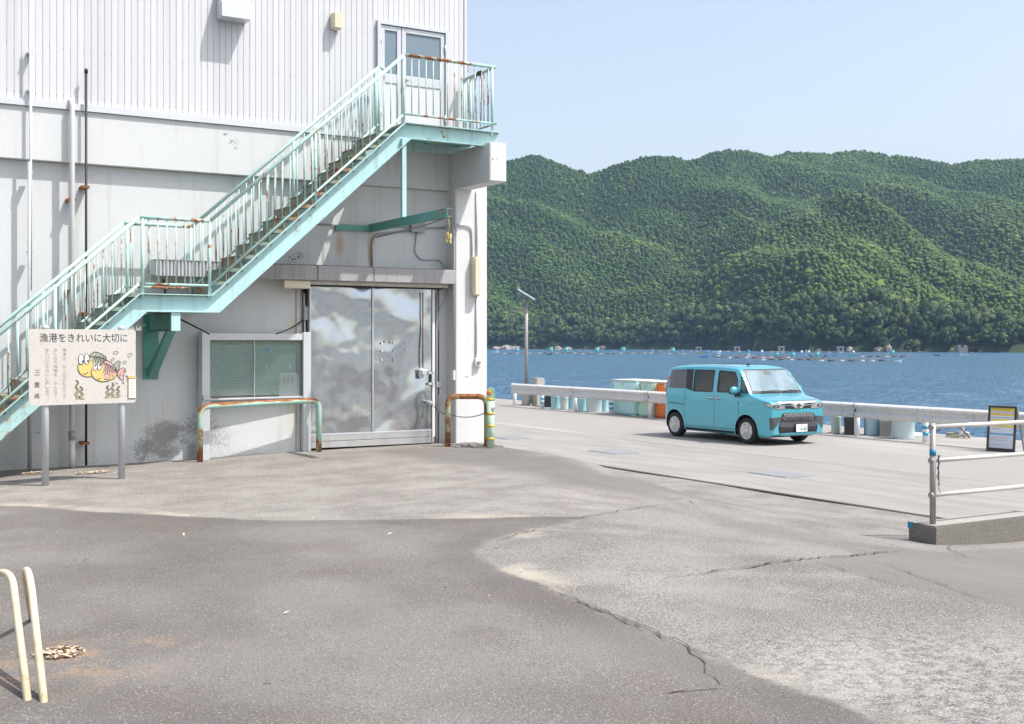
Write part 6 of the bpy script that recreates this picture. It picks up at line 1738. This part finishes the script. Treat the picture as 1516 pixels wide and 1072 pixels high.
# bare slip among the shore trees, stone pier and red jetty
pz_ = ip(1424, ZS) - 6; pc_ = atZ(1424, pz_, SEA_Z)
STONE = mk('pier_stone', (.22, .20, .18), .9, vary=.25, vs=.6)
so = empty('stone_pier', pc_); u_ = pz_ / F_
tag(so, 'dark stone pier head with two stubs on the far shore', 'pier')
MB().obox(pc_ + UP * 3.4 * u_, cR * 7 * u_, cF * 5 * u_, UP * 4 * u_).build('block', STONE, so)
for s_ in (-4.5, 4.5): MB().obox(pc_ + cR * s_ * u_ + UP * 9.0 * u_, cR * 2.2 * u_, cF * 3 * u_, UP * 2.0 * u_).build('stub', STONE, so)
jt = empty('jetty', atZ(1480, pz_, SEA_Z)); tag(jt, 'long rust-red timber jetty on posts at the far right shore', 'jetty')
REDW = mk('red_timber', (.16, .06, .045), .8, vary=.3, vs=1)
j0_ = atZ(1433, pz_, SEA_Z); j1_ = atZ(1580, pz_ - 4, SEA_Z); L_ = (j1_ - j0_).length; jd = (j1_ - j0_).normalized()
MB().obox((j0_ + j1_) / 2 + UP * 2.6, jd * L_ / 2, Vector((-jd.y, jd.x, 0)) * 1.0, UP * .16).build('deck', REDW, jt)
for i in range(int(L_ / 2.2)):
    b_ = j0_ + jd * (i * 2.2 + .5)
    MB().tube([b_ - UP * 1, b_ + UP * 2.5], .13, 6).build('pile', REDW, jt)
    MB().tube([b_ + UP * .2, b_ + jd * 2.1 + UP * 2.4], .07, 5).build('brace', REDW, jt)
MB().obox((j0_ + j1_) / 2 + UP * 3.5, jd * L_ / 2, Vector((-jd.y, jd.x, 0)) * .05, UP * .06).build('rail', REDW, jt)

# ================================================================== FISH-FARM RAFTS AND BOATS
def onSea(px, py): return onZ(px, py, SEA_Z)
WOODM = mk('raft_wood', (.30, .25, .21), .9, vary=.25, vs=1.5); FLOATM = mk('raft_float', (.42, .44, .44), .7, vary=.35, vs=.6); DKF = mk('raft_tyre', (.05, .055, .07), .8)
TANKM = mk('raft_tank', (.22, .58, .52), .55, vary=.12, vs=1.2)
def raft(px0, px1, py, label, dark=False, width=3.2, red=False):
    a, b = onSea(px0, py), onSea(px1, py); L = (b - a).length; d = (b - a).normalized(); s_ = Vector((-d.y, d.x, 0))
    o = empty('raft', (a + b) / 2); tag(o, label, 'raft')
    m = WOODM if not red else mk('raft_red_wood', (.36, .20, .17), .9, vary=.2, vs=1.5)
    for k in (-1, -.33, .33, 1): MB().obox((a + b) / 2 + s_ * (k * width / 2) + UP * .48, d * L / 2, s_ * .16, UP * .09).build('plank', m, o)
    nn_ = max(2, int(L / 2.6))
    for i in range(nn_):
        c = a + d * (i + .5) * L / nn_
        MB().tube([c - s_ * (width / 2) - d * .75 + UP * .12, c - s_ * (width / 2) + d * .75 + UP * .12], .27, 8).build('float', DKF if (i % 3 if dark else i % 5 in (1, 3)) else FLOATM, o)
        MB().obox(c + UP * .6, d * .1, s_ * width * .55, UP * .05).build('cross_beam', m, o)
    return o
def raft_tank(px, py, label):
    p = onSea(px, py); Z = p.x * S_ + p.y * C_; r = 3.0 / F_ * Z; h_ = 6.8 / F_ * Z
    o = empty('raft_tank', p + UP * .66); c = p + UP * .66
    MB().lathe(c, [(r * .95, 0), (r, .03 * h_), (r, h_ * .46), (r * 1.04, h_ * .48), (r * 1.04, h_ * .53), (r, h_ * .55), (r, h_ * .92), (r * 1.05, h_ * .94), (r * 1.05, h_), (r * .9, h_), (r * .85, h_ * .9), (.01, h_ * .9)], 14).build('shell', TANKM, o)
    tag(o, label, 'tank', 'turquoise tanks on the fish-farm rafts')
def boat(px, py, lpx, label, hull, bow=1, cabin=False):
    p = onSea(px, py); Z = p.x * S_ + p.y * C_; L = lpx / F_ * Z; wd = L * .26; h_ = L * .14
    o = empty('boat', p); tag(o, label, 'boat')
    st_ = [(-.5, .8, .0), (-.3, 1, -.02), (.1, 1, 0), (.35, .62, .25), (.5, .06, .75)]
    vs = []; fs = []
    for t, w_, rise in st_:
        c = p + cR * (t * bow * L); k = w_ * wd / 2
        vs += [c - cF * k * .55 + UP * (-.1), c + cF * k * .55 + UP * (-.1), c + cF * k + UP * (h_ * (1 + rise)), c - cF * k + UP * (h_ * (1 + rise)), c - cF * k * .8 + UP * (h_ * (.9 + rise)), c + cF * k * .8 + UP * (h_ * (.9 + rise))]
    for i in range(4):
        b0, b1 = i * 6, i * 6 + 6
        for q0, q1 in ((0, 3), (2, 1), (3, 4), (5, 2), (1, 0), (4, 5)): fs.append((b0 + q0, b0 + q1, b1 + q1, b1 + q0))
    fs += [(0, 1, 2, 3), (24, 27, 26, 25)]
    MB().add(vs, fs).build('hull', hull, o)
    if cabin:
        MB().obox(p - cR * bow * L * .12 + UP * (h_ * 1.9), cR * L * .12, cF * wd * .3, UP * h_ * .9).build('cabin', WHITEP, o, bevel=.08)
        MB().obox(p - cR * bow * L * .12 + UP * (h_ * 2.1) - cF * wd * .305, cR * L * .1, cF * .03, UP * h_ * .35).build('cabin_window', CGL, o)
    MB().obox(p - cR * bow * L * .5 + UP * h_ * .9, cR * L * .03, cF * .15, UP * h_ * .6).build('outboard', BLACK, o)
    return o
def hut(px, py, wpx, hpx, label):
    p = onSea(px, py); Z = p.x * S_ + p.y * C_; k = Z / F_; o = empty('raft_hut', p + UP * .7); tag(o, label, 'hut')
    HUTM = mk('hut_wall', (.34, .31, .30), .9, vary=.25, vs=1); c = p + UP * .7
    MB().obox(c + UP * hpx * k * .42, cR * wpx * k / 2, cF * 1.2, UP * hpx * k * .42).build('wall', HUTM, o)
    MB().obox(c + UP * hpx * k * .9, cR * wpx * k * .58, cF * 1.5, UP * hpx * k * .07).build('roof', FLOATM, o)
    MB().obox(c + UP * hpx * k * .36 - cF * 1.21, cR * wpx * k * .18, cF * .04, UP * hpx * k * .32).build('door_opening', DARK, o)
raft(742, 788, 523.6, 'pale raft with one turquoise tank left of the lamp pole')
raft(794, 872, 523.2, 'long dark raft with two turquoise tanks right of the lamp pole', True)
raft(858, 912, 524.2, 'dark raft with one turquoise tank below the brown slip', True)
raft(914, 976, 523.4, 'pale raft with a tank and crossed booms mid bay')
raft(962, 1026, 519.3, 'long white raft close under the far trees')
raft(985, 1016, 524.2, 'short white raft with one tank above the car roof')
raft(1072, 1170, 530.0, 'long reddish raft reaching from behind the car roof', False, 3.4, True)
raft(1120, 1216, 533.2, 'dark floating walkway with three tanks right of the car', True, 4.2)
raft(1206, 1310, 534.8, 'pale raft with white floats right of the car roof')
raft(1268, 1340, 528.4, 'dark raft with orange floats at right', True)
raft(812, 866, 518.6, 'thin pale raft near the rocky left shore')
raft(1138, 1168, 521.6, 'small raft carrying a hut below the dark trees')
raft(1206, 1247, 522.0, 'flat raft carrying the right-hand hut')
raft(1072, 1098, 521.0, 'short raft carrying a hut above the car roof')
raft(1028, 1042, 520.6, 'tiny raft carrying a white shelter above the car roof')
for px, py, lb in ((765.5, 523.0, 'turquoise tank on the raft left of the lamp pole'), (815.5, 522.4, 'left turquoise tank on the raft right of the lamp pole'), (838, 522.4, 'right turquoise tank on the raft right of the lamp pole'), (884, 523.2, 'turquoise tank on the raft below the brown slip'), (922.5, 522.6, 'turquoise tank on the raft with crossed booms'), (996, 523.4, 'turquoise tank on the raft above the car roof'), (1149.5, 530.6, 'left turquoise tank of the row of three right of the car'), (1173.5, 531.0, 'middle turquoise tank of the row of three right of the car'), (1209.5, 530.4, 'right turquoise tank of the row of three right of the car'), (1321, 527.2, 'lone turquoise tank at the right end of the rafts')):
    raft_tank(px, py, lb)
hut(1156.5, 521.5, 8, 7, 'small grey hut on a raft in front of the dark trees'); hut(1244, 521.8, 9, 7, 'small grey hut on the right-hand raft'); hut(1091, 520.8, 8, 6, 'grey hut on a raft left of the tanks'); hut(1034, 520.4, 8, 5, 'white-roofed shelter on a raft near the far trees')
HW = mk('hull_white', (.74, .75, .75), .4); HY = mk('hull_yellow', (.60, .42, .05), .5); HB_ = mk('hull_blue', (.03, .10, .42), .5); HD = mk('hull_dark', (.07, .07, .075), .5); HG = mk('hull_green', (.10, .42, .36), .5); HLB = mk('hull_lightblue', (.10, .30, .55), .5)
boat(732, 521.8, 12, 'white boat at the left edge of the bay', HW); boat(774, 523.8, 9, 'reddish-white dinghy at the raft by the lamp pole', mk('hull_pink', (.5, .32, .30), .6))
boat(813, 525.3, 9, 'dark dinghy below the two-tank raft', HD); boat(1035, 523.7, 11, 'yellow boat in the bay above the car roof', HY, -1); boat(1061, 521.6, 13, 'low white boat above the car roof', HW)
boat(1042.5, 529.2, 11, 'dark blue skiff just above the car roof', HB_); boat(1062, 529.6, 17, 'grey motor boat with cabin above the car roof', mk('hull_grey', (.36, .37, .38), .5), -1, True)
boat(1110, 529.5, 15, 'white covered boat at the reddish raft', HW, 1, True); boat(1237, 527.4, 8, 'light blue skiff right of the tanks', HLB); boat(1263, 527.0, 8, 'green skiff right of the tanks', HG)
boat(1328, 535.6, 13, 'white and green boat at the right end of the pale raft', HW); boat(1387, 526.6, 10, 'black dinghy alone on the right of the bay', HD); boat(1428, 526.2, 13, 'white boat before the stone pier', HW, -1)
for px, py, c_, lb in ((1187, 521.6, HW, 'white round buoy right of the first hut'), (1197.5, 521.6, HW, 'white round buoy between mast and hut'), (1128, 521.0, HW, 'white round buoy left of the first hut'), (1108.5, 520.8, HLB, 'blue round buoy above the car roof'), (1048, 520.9, HLB, 'blue round buoy beside the shelter raft'), (1263.5, 522.0, HW, 'white round buoy below the pale rocks')):
    p = onSea(px, py); r = 2.0 / F_ * (p.x * S_ + p.y * C_)
    o = MB().lathe(p, [(r * .3, -r * .4), (r * .9, 0), (r, r * .4), (r * .8, r * .9), (r * .35, r * 1.2), (r * .12, r * 1.25), (r * .12, r * 1.6)], 10).build('buoy', c_); tag(o, lb, 'buoy')
# curved boom around the right tank, and a thin mast
p = onSea(1209.5, 532.5); Z = p.x * S_ + p.y * C_; k = Z / F_
o = MB().tube([p + cR * (x_ * k) + UP * (k * (1.2 + 6.5 * (abs(x_) / 13) ** 2.2)) - cF * 1.0 for x_ in np.linspace(-13.5, 13.5, 19)], .22, 6).build('curved_boom', HD); tag(o, 'dark upturned curved boom in front of the right tank', 'boom')
p = onSea(1193.5, 531); o = MB().tube([p, p + UP * 13 * (p.x * S_ + p.y * C_) / F_], .07, 6).build('mast', GALV); tag(o, 'thin upright mast on the floating walkway', 'mast')

# ================================================================== DRY LEAVES AND LITTER
LEAF = mk('dry_leaf', (.52, .42, .30), .8, vary=.45, vs=25)
def leaves(cx, cy, rx, ry, n_, name, label, size=(.016, .034), hump=.012):
    mb = MB()
    for i in range(n_):
        q = R.uniform(0, 6.28); rr_ = math.sqrt(R.random()); x_ = cx + rx * rr_ * math.cos(q); y_ = cy + ry * rr_ * math.sin(q)
        s_ = R.uniform(*size); a_ = R.uniform(0, 6.28); t1 = Vector((math.cos(a_), math.sin(a_), R.uniform(-.4, .4))).normalized(); t2 = Vector((-math.sin(a_), math.cos(a_), R.uniform(-.6, .6))).normalized()
        c = Vector((x_, y_, gz(x_, y_) + .012 + hump * (1 - rr_) * R.random() + s_ * .3))
        mb.add([c - t1 * s_, c - t1 * s_ * .2 + t2 * s_ * .42 + UP * s_ * .15, c + t1 * s_, c - t1 * s_ * .2 - t2 * s_ * .42 + UP * s_ * .18], [(0, 1, 2), (0, 2, 3)])
    o = struct(mb.build(name, LEAF), 'stuff'); o['label'] = label; return o
c = onG(89, 971); leaves(c.x, c.y, .13, .11, 90, 'dry_leaves', 'small heap of dry leaves beside the pipe hoop')
c = onG(140, 701); leaves(c.x, c.y, .22, .10, 160, 'dry_leaves', 'dry leaves drifted at the wall between the sign posts', (.012, .03))
c = onG(55, 702); leaves(c.x, c.y, .20, .12, 150, 'dry_leaves', 'dry leaves at the wall behind the left sign post', (.012, .03))
c = onG(300, 900); leaves(c.x, c.y, 2.6, 3.2, 20, 'dry_leaves', 'single dry leaves scattered over the asphalt', (.015, .032), 0)
mb = MB()
for i in range(260):
    px_, py_ = R.choice([(R.uniform(40, 1500), R.uniform(780, 1070)), (R.uniform(300, 1000), R.uniform(690, 780))]); c = onG(px_, py_)
    if c.x > 12: continue
    r = R.uniform(.002, .0055); a_ = R.random() * 6
    mb.obox(c + UP * (r * .3 + .008), (r * math.cos(a_), r * math.sin(a_), 0), (-r * .8 * math.sin(a_), r * .8 * math.cos(a_), 0), (0, 0, r * .6))
o = struct(mb.build('grit', mk('grit', (.33, .31, .285), .9, vary=.4, vs=30)), 'stuff'); o['label'] = 'loose grit scattered over the street'

# ================================================================== HAZE
hzb = MB().box((-1500, -200, SEA_Z - 1.0), (2600, 2300, 420)).build('haze', bpy.data.materials.new('haze'))
m = hzb.data.materials[0]; m.use_nodes = True; t = m.node_tree; t.nodes.clear()
ou = t.nodes.new('ShaderNodeOutputMaterial'); pv = t.nodes.new('ShaderNodeVolumePrincipled')
pv.inputs['Color'].default_value = (.50, .72, 1.0, 1); pv.inputs['Density'].default_value = .000095; pv.inputs['Anisotropy'].default_value = .15
t.links.new(pv.outputs[0], ou.inputs['Volume'])
struct(hzb, 'stuff'); hzb['label'] = 'thin summer haze over the bay and the hills'
